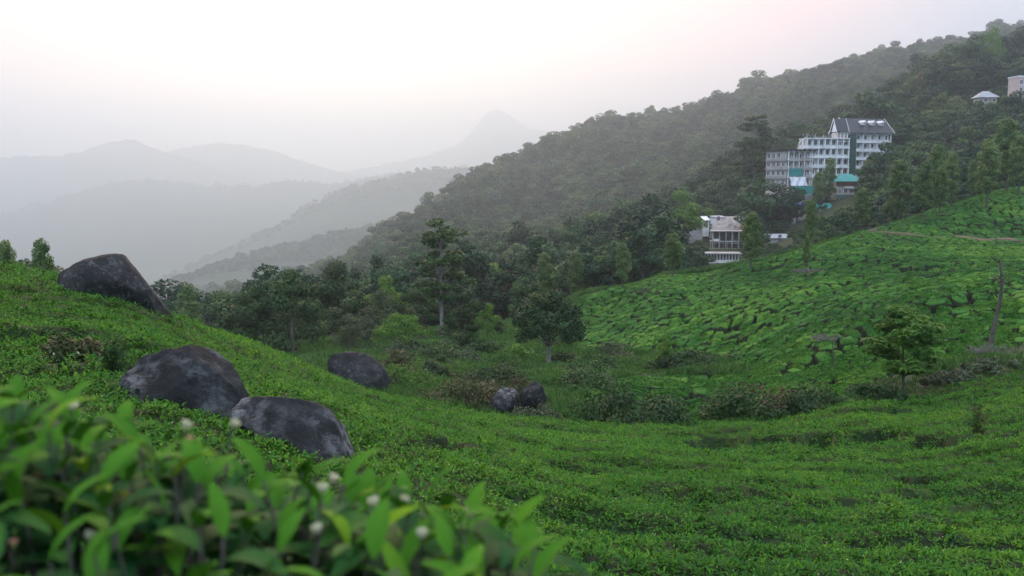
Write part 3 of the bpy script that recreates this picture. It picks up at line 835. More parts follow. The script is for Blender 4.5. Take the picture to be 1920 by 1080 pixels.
def tree_meshes(style, seed, leafmat, barkmat='bark', nleaf=4200, leaf=.17):
    """unit trees, 10 m high: (trunk mesh, crown mesh)"""
    r = np.random.default_rng(seed)
    H = 10.0
    cen = []; rad = []
    if style == 'round':
        lobes = r.integers(7, 10)
        for k in range(lobes):
            a = 2 * math.pi * k / lobes + r.uniform(-.4, .4); h = r.uniform(3.6, 8.0)
            rr = 2.5 * math.sqrt(max(.15, 1 - ((h - 5.2) / 4.6) ** 2)) * r.uniform(.6, 1.1)
            cen.append((rr * math.cos(a), rr * math.sin(a), h)); q = r.uniform(1.0, 1.7); rad.append((q, q, q * r.uniform(.6, .85)))
        for h in (5.0, 7.0, 8.9): cen.append((r.uniform(-.5, .5), r.uniform(-.5, .5), h)); q = r.uniform(1.1, 1.5); rad.append((q, q, q * .75))
        base = 2.2
    elif style == 'full':          # foliage down to the ground
        for k in range(16):
            a = r.uniform(0, 6.28); h = r.uniform(1.2, 8.6)
            rr = 2.4 * math.sqrt(max(.1, 1 - ((h - 3.6) / 5.8) ** 2)) * r.uniform(.5, 1.1)
            cen.append((rr * math.cos(a), rr * math.sin(a), h)); q = r.uniform(1.1, 1.7); rad.append((q, q, q * r.uniform(.65, 1)))
        cen.append((0, 0, 9.0)); rad.append((.9, .9, .9))
        base = 1.0
    elif style == 'oak':           # slender, feathery
        for k in range(20):
            h = 2.6 + 7.0 * (k + r.uniform(0, 1)) / 20; t = (h - 2.4) / 7.4
            env = 1.75 * math.sin(math.pi * min(1, max(.05, t * .82 + .16))) ** .8
            a = k * 2.4 + r.uniform(-.5, .5); rr = env * r.uniform(.35, .85)
            cen.append((rr * math.cos(a), rr * math.sin(a), h)); q = r.uniform(.65, 1.05); rad.append((q, q, q * r.uniform(.7, 1.2)))
        base = 2.0
    elif style == 'tiers':         # tall, clouds of foliage on a thin stem
        for h, rr0, m in ((9.4, .7, 4), (8.4, 1.3, 8), (7.3, 1.45, 8), (6.2, 1.7, 10), (5.0, 1.75, 10), (4.2, 1.2, 6)):
            for k in range(m):
                a = 2 * math.pi * k / m + r.uniform(-.5, .5); rr = rr0 * r.uniform(.45, 1.0)
                cen.append((rr * math.cos(a), rr * math.sin(a), h + r.uniform(-.6, .6))); q = r.uniform(.32, .68); rad.append((q, q, q * r.uniform(.45, .7)))
        base = 3.4
    elif style == 'umbrella':
        for k in range(30):
            a = k * 2.4; t = math.sqrt((k + .5) / 30); rr = 3.7 * t
            cen.append((rr * math.cos(a) + r.uniform(-.4, .4), rr * math.sin(a), 8.4 - 3.4 * t ** 2.2 + r.uniform(-.6, .5))); q = r.uniform(.9, 1.4); rad.append((q, q, q * .75))
        for k in range(8):
            a = k * .8; cen.append((3.2 * math.cos(a), 3.2 * math.sin(a), r.uniform(3.6, 4.8))); rad.append((1, 1, .8))
        base = 2.6
    elif style == 'young':         # open crown of drooping sprays
        for k in range(34):
            h = 2.4 + 7.0 * r.uniform(0, 1) ** .8; a = k * 2.4; env = 2.3 * math.sin(math.pi * min(1, (h - 1.2) / 9.4)) ** .7; rr = env * r.uniform(.3, 1.05)
            cen.append((rr * math.cos(a), rr * math.sin(a), h)); q = r.uniform(.75, 1.2); rad.append((q, q, q * .5))
        base = 1.2
    elif style == 'flat':          # broad low layered
        for k in range(22):
            a = k * 2.4; t = math.sqrt((k + .5) / 22); rr = 6.5 * t
            cen.append((rr * math.cos(a), rr * math.sin(a), 8.6 - 4.6 * t * t + r.uniform(-.7, .7))); q = r.uniform(1.4, 2.2); rad.append((q, q, q * .5))
        base = 1.5
    cen = np.array(cen); rad = np.array(rad)
    n = max(8, nleaf // len(cen))
    shell = .3 if style in ('oak', 'young', 'tiers') else .6
    V, Fc = clump_leaves(r, cen, rad, n, leaf, .32 if style == 'young' else .5, shell=shell)
    crown = mesh_from('crown', V, Fc, M[leafmat], smooth=False)
    mb = MB()
    top = cen[:, 2].max()
    P = [np.array((0, 0, -.9))]
    for k in range(1, 7):
        t = k / 6; P.append(np.array((.22 * math.sin(2 * t + seed) * t, .22 * math.cos(1.7 * t + seed) * t, top * .97 * t)))
    r0 = {'round': .26, 'full': .22, 'oak': .16, 'tiers': .15, 'umbrella': .30, 'young': .10, 'flat': .3}[style]
    mb.tube(P, [r0 * 1.25] + [r0 * (1 - .82 * k / 6) for k in range(1, 7)], 7)
    for ce_, ra in zip(cen, rad):
        h0 = min(max(base, ce_[2] - .75 * math.hypot(ce_[0], ce_[1]) - .3), top * .9)
        t = h0 / (top * .97); st = np.array((.22 * math.sin(2 * t + seed) * t, .22 * math.cos(1.7 * t + seed) * t, h0))
        mid = (st + ce_) / 2 + np.array((0, 0, .18)) + r.normal(0, .12, 3)
        rb = r0 * .38 * (1 - .5 * t)
        mb.tube([st, mid, ce_], [rb, rb * .65, rb * .25], 4)
    trunk = mesh_from('trunk', np.array(mb.V), mb.F, M[barkmat])
    return trunk, crown
TREES = {}
def kind(nm, *a, **k): TREES[nm] = tree_meshes(*a, **k)
for i in range(3): kind('round%d' % i, 'round', 20 + i, 'wood_dark', nleaf=5200, leaf=.19)
for i in range(2): kind('grey%d' % i, 'full', 30 + i, 'leaf_grey', nleaf=5600, leaf=.17)
for i in range(2): kind('full%d' % i, 'full', 40 + i, 'wood_dark', nleaf=5600, leaf=.19)
for i in range(2): kind('bright%d' % i, 'round', 50 + i, 'leaf_bright', nleaf=4600, leaf=.19)
for i in range(3): kind('oak%d' % i, 'oak', 60 + i, 'leaf_oak', 'bark', nleaf=6000, leaf=.155)
kind('tiers', 'tiers', 71, 'wood_dark', 'bark_pale', nleaf=6500, leaf=.125)
kind('umbrella', 'umbrella', 72, 'wood_dark', 'bark_pale', nleaf=7000, leaf=.2)
kind('young', 'young', 73, 'leaf_bright', 'bark', nleaf=8000, leaf=.27)
kind('flat', 'flat', 74, 'leaf_bright', 'bark', nleaf=2600, leaf=.32)
for i in range(4): kind('wood%d' % i, 'round', 80 + i, 'leaf_wood', nleaf=2400, leaf=.27)
for i in range(2): kind('woodfull%d' % i, 'full', 90 + i, 'leaf_wood', nleaf=2600, leaf=.27)

def plant_tree(nm, k, x, y, z, H, wide, rz, label, cat='tree', group=None, parts=True):
    root = empty(nm, (x, y, z), rz, (H / 10 * wide, H / 10 * wide, H / 10))
    tr, cr_ = TREES[k]
    link('trunk', tr, root); link('crown', cr_, root)
    return tag(root, label, cat, group)
TREE_XY = []
def tree(k, px, Y, top, wide, label, nm='broadleaf_tree', group=None, base=None):
    u, et = pix(px, top)
    x = u * Y
    z = ground(x, Y) if base is None else pix(px, base)[1] * Y
    H = max(1.2, et * Y - z)
    TREE_XY.append((x, Y, H))
    return plant_tree(nm, k, x, Y, z, H * .98, wide, random.uniform(0, 6.28), label, group=group)

tree('tiers', 828, 124, 408, 1.3, 'tall slender tree with tiered cloud-like foliage and a bare pale trunk', 'tall_tree')
tree('umbrella', 1030, 91, 528, 1.0, 'dark round-crowned tree with a bare pale trunk standing alone on the grass', 'shade_tree')
tree('full0', 455, 116, 541, .95, 'dark brownish tree at the left end of the grove behind the near slope')
tree('round0', 505, 118, 522, .9, 'dark tree with a ragged top, second from the left in the grove')
tree('full1', 545, 112, 498, 1.0, 'tallest dark tree in the left half of the grove')
tree('round1', 622, 142, 484, 1.05, 'soft hazy tree with a tall leafy head behind the dark grove')
tree('round2', 585, 128, 560, 1.2, 'low dark tree filling the grove below the hazy tall one')
tree('full1', 480, 120, 530, 1.1, 'dark leafy tree behind the two leftmost grove trees')
tree('round2', 660, 126, 540, 1.25, 'dark tree filling the gap left of the rounded grey-green tree')
tree('full0', 760, 126, 548, 1.2, 'dark bushy tree behind the low spreading tree')
tree('full1', 845, 118, 585, 1.2, 'dark bushy tree right behind the bare pale trunk')
tree('grey0', 712, 117, 540, 1.15, 'rounded grey-green tree in the middle of the grove')
tree('bright0', 722, 138, 512, .95, 'yellow-tipped tree rising behind the rounded grey-green one')
tree('grey1', 655, 110, 585, 1.15, 'broad grey-green bushy tree above the dark reddish boulder')
tree('flat', 750, 98, 584, .95, 'low spreading tree with big pale leaves in front of the grove', 'spreading_tree')
tree('round0', 792, 140, 524, 1.0, 'dark tree just left of the tall tiered tree')
tree('full0', 870, 130, 545, 1.1, 'dark tree just right of the tall tiered tree trunk')
tree('bright1', 915, 121, 565, .9, 'green tree with bright tips between the tiered tree and the lone shade tree')
tree('full1', 886, 103, 596, .9, 'bushy mid-green tree at the grove edge right of the pale trunk')
tree('grey0', 790, 110, 618, 1.3, 'low dark bushy tree at the foot of the tall tiered tree')
tree('round1', 935, 128, 600, 1.3, 'shadowy low tree at the right end of the grove')
tree('bright0', 925, 205, 489, 1.35, 'light green spreading tree beyond the grove to the left')
tree('bright1', 968, 215, 497, 1.2, 'light green tree beyond the grove, right of its twin')
tree('oak0', 1022, 172, 474, 1.0, 'slim silver oak rising behind the lone shade tree', 'silver_oak')
tree('oak1', 1080, 174, 470, 1.0, 'slim silver oak right above the shade tree crown', 'silver_oak')
tree('oak2', 350, 150, 532, 1.0, 'thin pale tree standing alone behind the near slope crest', 'silver_oak')
tree('round2', 405, 175, 541, 1.2, 'hazy rounded tree between the lone thin tree and the grove')
tree('grey1', 330, 170, 585, 1.6, 'low hazy bush-like tree right of the big boulder')
tree('grey0', 425, 140, 590, 1.3, 'low brownish tree at the far left foot of the grove')
tree('oak0', 78, 52, 448, .8, 'small airy sapling left of the big boulder', 'sapling')
tree('oak1', 8, 54, 446, .8, 'small sapling cut by the left edge of the picture', 'sapling')
tree('grey0', 42, 60, 480, 1.5, 'low dark bush between the two saplings on the left')
tree('grey1', 100, 62, 492, 1.4, 'low bush against the left side of the big boulder')
# on and above the right-hand tea hill
OAKS = 'silver oaks on the tea hill'
for k, px, Y, top, w, lb in [('oak0', 1168, 146, 455, 1.0, 'silver oak at the left end of the tea hill crest'),
                             ('oak1', 1262, 147, 434, 1.35, 'broad silver oak on the tea hill crest below the retaining wall'),
                             ('oak2', 1410, 138, 398, 1.15, 'tall silver oak in front of the unfinished concrete building'),
                             ('oak0', 1522, 150, 374, .9, 'slim silver oak on the hill crest below the teal roofed house'),
                             ('oak1', 1514, 128, 440, .75, 'short leafy silver oak in front of the slim one'),
                             ('oak2', 1618, 172, 352, 1.1, 'silver oak at the left tip of the upper tea field'),
                             ('oak0', 1690, 190, 300, 1.2, 'silver oak behind the upper tea field, right of the hotel'),
                             ('oak1', 1736, 168, 300, 1.0, 'left silver oak of the close group on the upper tea field'),
                             ('oak2', 1766, 169, 312, .95, 'front silver oak of the close group on the upper tea field'),
                             ('oak0', 1788, 177, 286, .9, 'right silver oak of the close group on the upper tea field'),
                             ('oak1', 1762, 186, 266, 1.0, 'rear silver oak of the close group on the upper tea field'),
                             ('oak2', 1857, 172, 262, 1.05, 'silver oak with a stout trunk alone on the upper tea field'),
                             ('oak0', 1893, 186, 222, 1.2, 'tall silver oak near the right edge of the upper tea field'),
                             ('oak1', 1916, 180, 250, 1.2, 'silver oak cut by the right edge of the picture'),
                             ('oak2', 1826, 192, 300, .9, 'small silver oak behind the upper tea field crest')]:
    tree(k, px, Y, top, w, lb, 'silver_oak', OAKS)
tree('young', 1700, 50, 570, 1.55, 'bright young tree with drooping sprays in front of the tea hill', 'young_tree')
tree('bright0', 1246, 84, 624, .75, 'little light green tree in the grass below the tea bushes', 'small_tree')
tree('grey1', 1140, 97, 640, .9, 'small grey-green bush right of the lone shade tree', 'small_tree')

# pruned bare trunk by the right edge, and two thin posts
def pruned(px, Y, top, r0, label, seed, stubs=7):
    r = np.random.default_rng(seed)
    u, et = pix(px, top); x = u * Y; z = ground(x, Y); H = et * Y - z
    root = empty('pruned_tree', (x, Y, z)); mb = MB()
    P = [np.array((1.3 * r0 * math.sin(5.5 * t + seed), r0 * math.cos(4 * t), -.6 + (H + .6) * t)) for t in np.linspace(0, 1, 9)]
    mb.tube(P, [r0 * (1.25 - .7 * t) for t in np.linspace(0, 1, 9)], 8)
    mb.build('trunk', M['bark'], root, True)
    C = []
    for k in range(stubs):
        h = H * r.uniform(.55, 1.0); a = r.uniform(0, 6.28); l = r.uniform(1.3, 3.6) * r0 + .05
        s = MB(); tip = np.array((l * math.cos(a), l * math.sin(a), h + l * .7)); s.tube([(0, 0, h), tip * .55 + np.array((0, 0, h * .45 )), tip], [r0 * .5, r0 * .4, r0 * .28], 5)
        s.build('branch_stub', M['bark'], root, True); C.append(tip)
    C = np.array(C)
    V, Fc = clump_leaves(r, C, np.full((len(C), 3), .9 * r0 + .03), 14, .05)
    link('sprouts', mesh_from('sprouts', V, Fc, M['leaf_oak'], smooth=False), root)
    return tag(root, label, 'tree')
pruned(1874, 60, 488, .13, 'lopped bare tree trunk with stubby branches near the right edge', 4, 9)
pruned(1562, 60, 640, .045, 'thin bare sapling stem between the tea bushes and the dark shrub', 5, 4)
pruned(1868, 148, 424, .07, 'thin lopped stem at the edge of the upper tea field', 6, 4)
pruned(1667, 146, 398, .06, 'thin bare stem by the dirt track', 8, 3)

# ------------------------------------------------------------------ shrubs
def shrub(px, py_base, Y, wpx, top, leafmat, label, seed, nm='shrub', n=2600, leaf=.05, second=None, twigs=10, depth=.75, flowers=0, cat='shrub'):
    r = np.random.default_rng(seed)
    u, eb = pix(px, py_base); x = u * Y; z = ground(x, Y)
    H = max(.5, pix(px, top)[1] * Y - z); Wd = wpx * Y / F / 2
    root = empty(nm, (x, Y, z))
    cen = []; rad = []
    for k in range(26):
        a = r.uniform(0, 6.28); t = math.sqrt(r.uniform(0, 1)); hmax = H * math.sqrt(max(.02, 1 - (t * .93) ** 2))
        q = r.uniform(.26, .42) * min(Wd, H * 1.1)
        h = max(q * .4, hmax * r.uniform(.35, 1) - q * .7)
        cen.append((Wd * (t * .93) * math.cos(a), Wd * depth * t * math.sin(a), h)); rad.append((q * 1.2, q * 1.2, q))
    cen = np.array(cen); rad = np.array(rad)
    V, Fc = clump_leaves(r, cen, rad, n // 26, leaf * (1.9 if leafmat != 'twig' else 1), .45, shell=.35)
    mi = None; mats = [M[leafmat]]
    if second:
        mats.append(M[second[0]]); cx = (V[0::4, 0] / Wd, V[0::4, 2] / H)
        mi = (np.hypot((cx[0] - second[1]) / second[3], (cx[1] - second[2]) / second[3]) + .5 * r.uniform(-1, 1, len(Fc)) < 1).astype(int)
    link('foliage', mesh_from('foliage', V, Fc, smooth=False, mats=mats, midx=mi), root)
    mb = MB()
    for k in range(twigs):
        t_ = cen[r.integers(0, len(cen))]; mb.tube([(t_[0] * .25, t_[1] * .25, -.3), t_ * .6, t_ * 1.02], [.03, .02, .008], 4)
    mb.build('stems', M['twig'], root, True)
    if flowers:
        k = r.integers(0, len(V) // 4, flowers)
        V2, F2 = leaf_cards(V[k * 4] + r.normal(0, .03, (flowers, 3)), unit(r.normal(size=(flowers, 3))), .028, .8, r)
        link('blossoms', mesh_from('blossoms', V2, F2, M['flower'], smooth=False), root)
    return tag(root, label, cat)
shrub(872, 772, 49.5, 175, 690, 'leaf_red', 'large reddish-brown bush covering the left of the two grey rocks', 1, n=7000, leaf=.04, twigs=26, flowers=90)
shrub(955, 735, 52.5, 95, 690, 'leaf_red', 'smaller reddish bush behind the two grey rocks', 2, n=3500, leaf=.04, twigs=20)
shrub(1002, 795, 46, 90, 755, 'leaf_grey', 'low grey-green bush in front of the small grey rocks', 3, n=3000, leaf=.04)
shrub(1190, 802, 46.5, 190, 712, 'wood_dark', 'dark green mound of shrub below the tea hill, left of the brown-patched one', 4, n=8000, leaf=.045, twigs=30)
shrub(1460, 788, 46.5, 235, 702, 'wood_dark', 'broad dark shrub with a brown patch at its top', 5, n=9500, leaf=.045, second=('leaf_brown', -.25, .75, .28), twigs=30)
shrub(1360, 785, 47.5, 90, 745, 'wood_dark', 'low dark shrub at the left foot of the broad one', 15, n=3000, leaf=.045)
shrub(1500, 790, 45.6, 90, 762, 'leaf_grey', 'small pale flowering bush in front of the broad dark shrub', 6, n=2600, leaf=.04, flowers=60)
shrub(1220, 582, 132, 85, 545, 'leaf_grey', 'grey-brown shrub among the tea below the broad silver oak', 7, n=3000, leaf=.09)
shrub(1524, 540, 120, 90, 524, 'twig', 'pale dry brushwood heaped at the foot of the short leafy oak', 8, nm='brushwood', n=1500, leaf=.08, twigs=60)
shrub(1552, 642, 74, 68, 624, 'twig', 'dark grey heap of cut brush on the tea slope', 9, nm='brushwood', n=1600, leaf=.05, twigs=50)
shrub(1868, 680, 58, 110, 640, 'twig', 'pale tangle of dry brush at the foot of the lopped trunk', 10, nm='brushwood', n=1500, leaf=.04, twigs=90)
shrub(1785, 738, 51, 120, 690, 'leaf_grey', 'blue-grey bush right of the bright young tree', 11, n=5000, leaf=.045)
shrub(1880, 720, 52, 160, 668, 'leaf_grey', 'long grassy thicket under the lopped trunk by the right edge', 12, n=5000, leaf=.05)
shrub(1640, 752, 48, 110, 715, 'wood_dark', 'dark low bush under the bright young tree', 13, n=4000, leaf=.045)
shrub(745, 690, 62, 70, 652, 'leaf_red', 'reddish leafless-looking bush right of the dark boulder', 14, n=2200, leaf=.045, twigs=30)
shrub(805, 705, 66, 40, 668, 'leaf_grey', 'small grey-green bush on the grass between boulder and reddish bush', 16, n=1500, leaf=.05)
shrub(715, 720, 55, 60, 690, 'leaf_grey', 'low bush against the right side of the dark boulder', 17, n=1800, leaf=.045)
shrub(965, 680, 98, 80, 645, 'leaf_bright', 'yellow-green bush left of the lone shade tree trunk', 18, n=2600, leaf=.08)
shrub(1090, 690, 92, 130, 655, 'wood_dark', 'dark bush right of the shade tree trunk', 19, n=3600, leaf=.08)
shrub(880, 665, 100, 150, 625, 'wood_dark', 'dark undergrowth below the grove right of the spreading tree', 20, n=3600, leaf=.09)
shrub(780, 672, 96, 150, 640, 'wood_dark', 'dark undergrowth below the spreading tree', 21, n=3600, leaf=.09)
shrub(1320, 690, 82, 170, 655, 'wood_dark', 'low dark undergrowth along the foot of the tea bushes', 22, n=4000, leaf=.08)
shrub(135, 672, 14.5, 90, 644, 'leaf_red', 'thin twiggy patch in the tea left of the middle boulder', 23, n=1500, leaf=.022, twigs=40, flowers=30)

# ------------------------------------------------------------------ buildings on the wooded slope
class Block:
    """one wing: local x along the front, -y out of the front, z up"""
    def __init__(s, root, org, rot):
        s.root = root; s.o = Vector(org) - root.location; s.r = rot
    def put(s, o, loc=(0, 0, 0), extra=0.0):
        cs, sn = math.cos(s.r), math.sin(s.r)
        o.location = s.o + Vector((loc[0] * cs - loc[1] * sn, loc[0] * sn + loc[1] * cs, loc[2]))
        o.rotation_euler = (0, 0, s.r + extra)
        return o
    def part(s, name, mb, mat): return s.put(mb.build(name, M[mat], s.root))
WIN = {}; CURT = {}
def win_mesh(w, h, mull):
    k = (w, h, mull)
    if k not in WIN:
        f = MB(); t = .09
        f.box(-w / 2, w / 2, -.06, .05, 0, t).box(-w / 2, w / 2, -.06, .05, h - t, h).box(-w / 2, -w / 2 + t, -.06, .05, t, h - t).box(w / 2 - t, w / 2, -.06, .05, t, h - t)
        for i in range(1, mull): f.box(-w / 2 + w * i / mull - .04, -w / 2 + w * i / mull + .04, -.05, .04, t, h - t)
        p = MB().box(-w / 2 + t, w / 2 - t, -.01, .02, t, h - t)
        WIN[k] = (mesh_from('window', np.array(f.V), f.F, M['white'], False), mesh_from('pane', np.array(p.V), p.F, M['glass'], False))
    return WIN[k]
def window(b, x, y, z, w, h, mull=2, side=False):
    fm, pm = win_mesh(w, h, mull)
    if random.random() < .3:
        pm = CURT.setdefault((w, h, mull), pm.copy()); pm.materials[0] = M['curtain']
    o = b.put(link('window', fm, b.root), (x, y, z), -math.pi / 2 if side else 0)
    link('pane', pm, o)
def railing(b, x0, x1, y, z, mat='white', side=False, h=.95):
    mb = MB(); L_ = x1 - x0
    if side:
        mb.box(y - .04, y + .04, x0, x1, z + h - .1, z + h).box(y - .03, y + .03, x0, x1, z + .08, z + .5)
        for i in range(int(L_ / 1.0) + 1): mb.box(y - .035, y + .035, x0 + i * 1.0, x0 + i * 1.0 + .07, z + .5, z + h - .1)
    else:
        mb.box(x0, x1, y - .04, y + .04, z + h - .1, z + h).box(x0, x1, y - .03, y + .03, z + .08, z + .5)
        for i in range(int(L_ / 1.0) + 1): mb.box(x0 + i * 1.0, x0 + i * 1.0 + .07, y - .035, y + .035, z + .5, z + h - .1)
    b.part('railing', mb, mat)
def storeys(b, W, D, n, h, bays, wall='white', slab='white', sidebays=0, rail=True, base=4.0, setb=1.3, col='white', ww=1.15):
    core = MB().box(0.15, W - .15, setb, D, -base, n * h - .3)
    b.part('wall', core, wall)
    for k in range(n + 1):
        b.part('floor_slab', MB().box(-.15, W + .15, -.12, D + .1, k * h - .3, k * h), slab)
    bw = W / bays
    for i in range(bays + 1):
        x = min(max(i * bw, .18), W - .18)
        b.part('column', MB().box(x - .16, x + .16, .0, .34, -base if i % 1 == 0 else 0, n * h - .302), col)
    for k in range(n):
        for i in range(bays):
            window(b, i * bw + bw * .5, setb - .03, k * h + .75, min(ww * 1.5, bw * .72), h - 1.35, 2)
        if rail: railing(b, .2, W - .2, -.02, k * h, slab)
    if sidebays:
        sw = (D - setb) / sidebays
        for k in range(n):
            for i in range(sidebays):
                window(b, .12, setb + sw * (i + .5), k * h + .75, min(1.5, sw * .7), h - 1.35, 2, side=True)
        for k in range(n):
            railing(b, .3, D - .3, -.5, k * h, slab, side=True)
            b.part('balcony_slab', MB().box(-.62, -.152, .2, D - .2, k * h - .28, k * h - .02), slab)

hotel = empty('hotel', at(1560, 352, 350))
# upper wing with the slate roof
U = Block(hotel, at(1590, 331, 350), R(22))
UW, UD, UE = 18.6, 9.5, 15.0
storeys(U, UW, UD, 5, 3.0, 6, rail=True)
def gable_roof(b, W, D, z0, rise, over=.7, mat='slate', gable='white'):
    y0, y1, ym = -over, D + over, D / 2
    th = .22
    for sgn in (0, 1):
        ya = y0 if sgn == 0 else y1
        V = [(-over, ya, z0), (W + over, ya, z0), (W + over, ym, z0 + rise), (-over, ym, z0 + rise)]
        V += [(v[0], v[1], v[2] + th) for v in V]
        m = MB().add(V, [(0, 1, 2, 3), (7, 6, 5, 4), (0, 4, 5, 1), (1, 5, 6, 2), (2, 6, 7, 3), (3, 7, 4, 0)])
        r_ = b.part('roof_slope', m, mat)
    sl = rise / (ym - y0)
    for x in (0.0, W - .25):
        m = MB().add([(x, .1, z0 + .1 * sl), (x, D - .1, z0 + .1 * sl), (x, ym, z0 + rise - .3), (x + .25, .1, z0 + .1 * sl), (x + .25, D - .1, z0 + .1 * sl), (x + .25, ym, z0 + rise - .3)],
                     [(0, 2, 1), (3, 4, 5), (0, 1, 4, 3), (1, 2, 5, 4), (2, 0, 3, 5)])
        b.part('gable_wall', m, gable)
    for x in (-over - .12, W + over):
        m = MB()
        for ya in (y0, y1):
            m.add([(x, ya, z0 - .15), (x + .12, ya, z0 - .15), (x + .12, ym, z0 + rise - .15), (x, ym, z0 + rise - .15),
                   (x, ya, z0 + .4), (x + .12, ya, z0 + .4), (x + .12, ym, z0 + rise + .4), (x, ym, z0 + rise + .4)],
                  [(0, 3, 2, 1), (4, 5, 6, 7), (0, 1, 5, 4), (1, 2, 6, 5), (2, 3, 7, 6), (3, 0, 4, 7)])
        b.part('bargeboard', m, gable)
gable_roof(U, UW, UD, UE, 5.2)
for x in (7.2, 11.2, 15.2):
    z0 = UE + 3.0; y0 = .9
    U.part('dormer_wall', MB().box(x - .55, x + .55, y0, y0 + 2.4, z0, z0 + .9), 'white')
    U.part('dormer_roof', MB().add([(x - .75, y0 - .25, z0 + .85), (x + .75, y0 - .25, z0 + .85), (x, y0 - .25, z0 + 1.6), (x - .75, y0 + 3.0, z0 + .85), (x + .75, y0 + 3.0, z0 + .85), (x, y0 + 3.0, z0 + 1.6)],
                                  [(0, 1, 2), (3, 5, 4), (0, 2, 5, 3), (1, 4, 5, 2), (0, 3, 4, 1)]), 'white')
    window(U, x, y0 - .03, z0 + .15, .8, .8, 2)
# tall porch gable at its left end
Pg = Block(hotel, at(1567, 331, 347.5), R(6))
gable_roof(Pg, 3.6, 5.0, UE + .3, 4.4, .4)
Pg.part('porch_floor', MB().box(-.5, 4.6, -.4, 5.2, 11.9, 12.2), 'white')
for x in (0, 1.2, 2.4, 3.6): Pg.part('porch_column', MB().box(x, x + .25, 0, .25, 12.2, UE + .3), 'white')
Pg.part('wall', MB().box(.3, 4.2, 1.4, 5.0, -3, UE + .2), 'cream')
# green netting between wings
Nt = Block(hotel, at(1592, 331, 347), R(4))
Nt.part('safety_net', MB().box(0, 2.2, 0, .06, -1.0, 14.6), 'net')
Nt.part('safety_net', MB().box(0.02, 0.08, .07, 2.5, -1.0, 14.4), 'net')
# main wing
Mn = Block(hotel, at(1511, 331, 346), R(3))
storeys(Mn, 15.0, 8.0, 4, 3.3, 7, sidebays=2)
for i in range(9):     # unfinished roof: uprights and rafters
    Mn.part('rafter', MB().bar((-.6 + i * 1.1, .3, 13.2), (-1.6 + i * 1.1, .3, 13.9 + (i < 4) * .7), .09), 'concrete')
for i in range(5):
    Mn.part('upright', MB().box(-.1 + i * 2.9, .12 + i * 2.9, .3, .52, 13.2, 14.6), 'concrete')
for k in range(3):     # stair canopies poking out at the left end
    z = 6.2 + k * 3.2
    Mn.part('canopy_beam', MB().bar((-2.6, .4, z - .9), (-.2, .4, z + .8), .14), 'white')
    Mn.part('canopy_beam', MB().bar((-2.6, .4, z - .9), (-2.9, .4, z - 1.9), .12), 'white')
# left wing, turned so that its end shows
Lw = Block(hotel, at(1477, 350, 341), R(28))
storeys(Lw, 12.4, 11.0, 4, 3.0, 5, wall='cream', slab='concrete', sidebays=4, col='white')
Lw.part('roof_slab', MB().box(-1.0, 13.0, -.7, 11.6, 12.35, 12.6), 'slate')
for i in range(7): Lw.part('upright', MB().box(-.3 + i * 2.1, -.1 + i * 2.1, -.3, -.1, 12.002, 12.348), 'white')
Lw.part('teal_sheet', MB().box(.3, 6.2, -.28, -.2, 3.6, 6.2), 'teal')
t_ = MB()
nx, nz = 12, 6
gv = []
for j in range(nz):
    for i in range(nx):
        gv.append((.1 + 7.4 * i / (nx - 1), -.5 - 1.2 * j / (nz - 1) - .22 * math.sin(i * 1.3 + j), 3.3 - 3.0 * (j / (nz - 1)) ** .9 + .1 * math.sin(i * 2.1)))
fs = [(j * nx + i, j * nx + i + 1, (j + 1) * nx + i + 1, (j + 1) * nx + i) for j in range(nz - 1) for i in range(nx - 1)]
t_.add(gv, fs)
Lw.part('white_tarp', t_, 'tarp')
Lw.part('teal_sheet', MB().box(1.0, 11.5, -1.9, -1.8, -2.6, .2), 'teal')
Lw.part('yard', MB().box(-1, 16, -5, 2, -6.5, -2.6), 'rubble')
tag(hotel, 'large white hotel under construction with slate gable roof and stepped wings', 'hotel')

# teal-roofed house below the hotel
house = empty('house', at(1592, 372, 334))
Hb = Block(house, at(1568, 366, 332), R(4))
Hb.part('wall', MB().box(0, 8.4, 0, 6, -4, 4.2), 'cream')
Hb.part('fascia', MB().box(-.2, 8.6, -.25, -.002, 3.0, 4.4), 'brick_red')
for x in (1.2, 3.1, 5.0, 7.0): window(Hb, x, -.03, .7, 1.2, 1.5, 2)
Hb.part('lintel_band', MB().box(2.6, 8.0, -.5, -.252, 2.3, 2.9), 'white')
def hip(b, x0, x1, y0, y1, z0, rise, mat, nm='roof'):
    q = (y1 - y0) / 2 * .8
    b.part(nm, MB().add([(x0, y0, z0), (x1, y0, z0), (x1, y1, z0), (x0, y1, z0), (x0 + q, (y0 + y1) / 2, z0 + rise), (x1 - q, (y0 + y1) / 2, z0 + rise),
                         (x0, y0, z0 - .2), (x1, y0, z0 - .2), (x1, y1, z0 - .2), (x0, y1, z0 - .2)],
                        [(0, 1, 5, 4), (1, 2, 5), (2, 3, 4, 5), (3, 0, 4), (0, 6, 7, 1), (1, 7, 8, 2), (2, 8, 9, 3), (3, 9, 6, 0), (6, 9, 8, 7)]), mat)
hip(Hb, -.7, 9.2, -.9, 6.8, 4.6, 2.4, 'teal')
Hb.part('verandah_roof', MB().add([(-.4, -2.2, -.9), (8.4, -2.2, -.9), (8.6, -.26, .1), (-.4, -.26, .1), (-.4, -2.2, -1.0), (8.4, -2.2, -1.0), (8.6, -.26, 0), (-.4, -.26, 0)],
                                  [(0, 1, 2, 3), (7, 6, 5, 4), (0, 4, 5, 1), (1, 5, 6, 2), (2, 6, 7, 3), (3, 7, 4, 0)]), 'net')
Hb.part('blue_tarp', MB().box(1.8, 6.9, -2.1, -2.02, -3.6, -1.02), 'blue')
Hb.part('verandah_post', MB().box(.1, .3, -2.1, -1.9, -4, -1.02), 'white')
Hb.part('verandah_post', MB().box(8.0, 8.2, -2.1, -1.9, -4, -1.02), 'white')
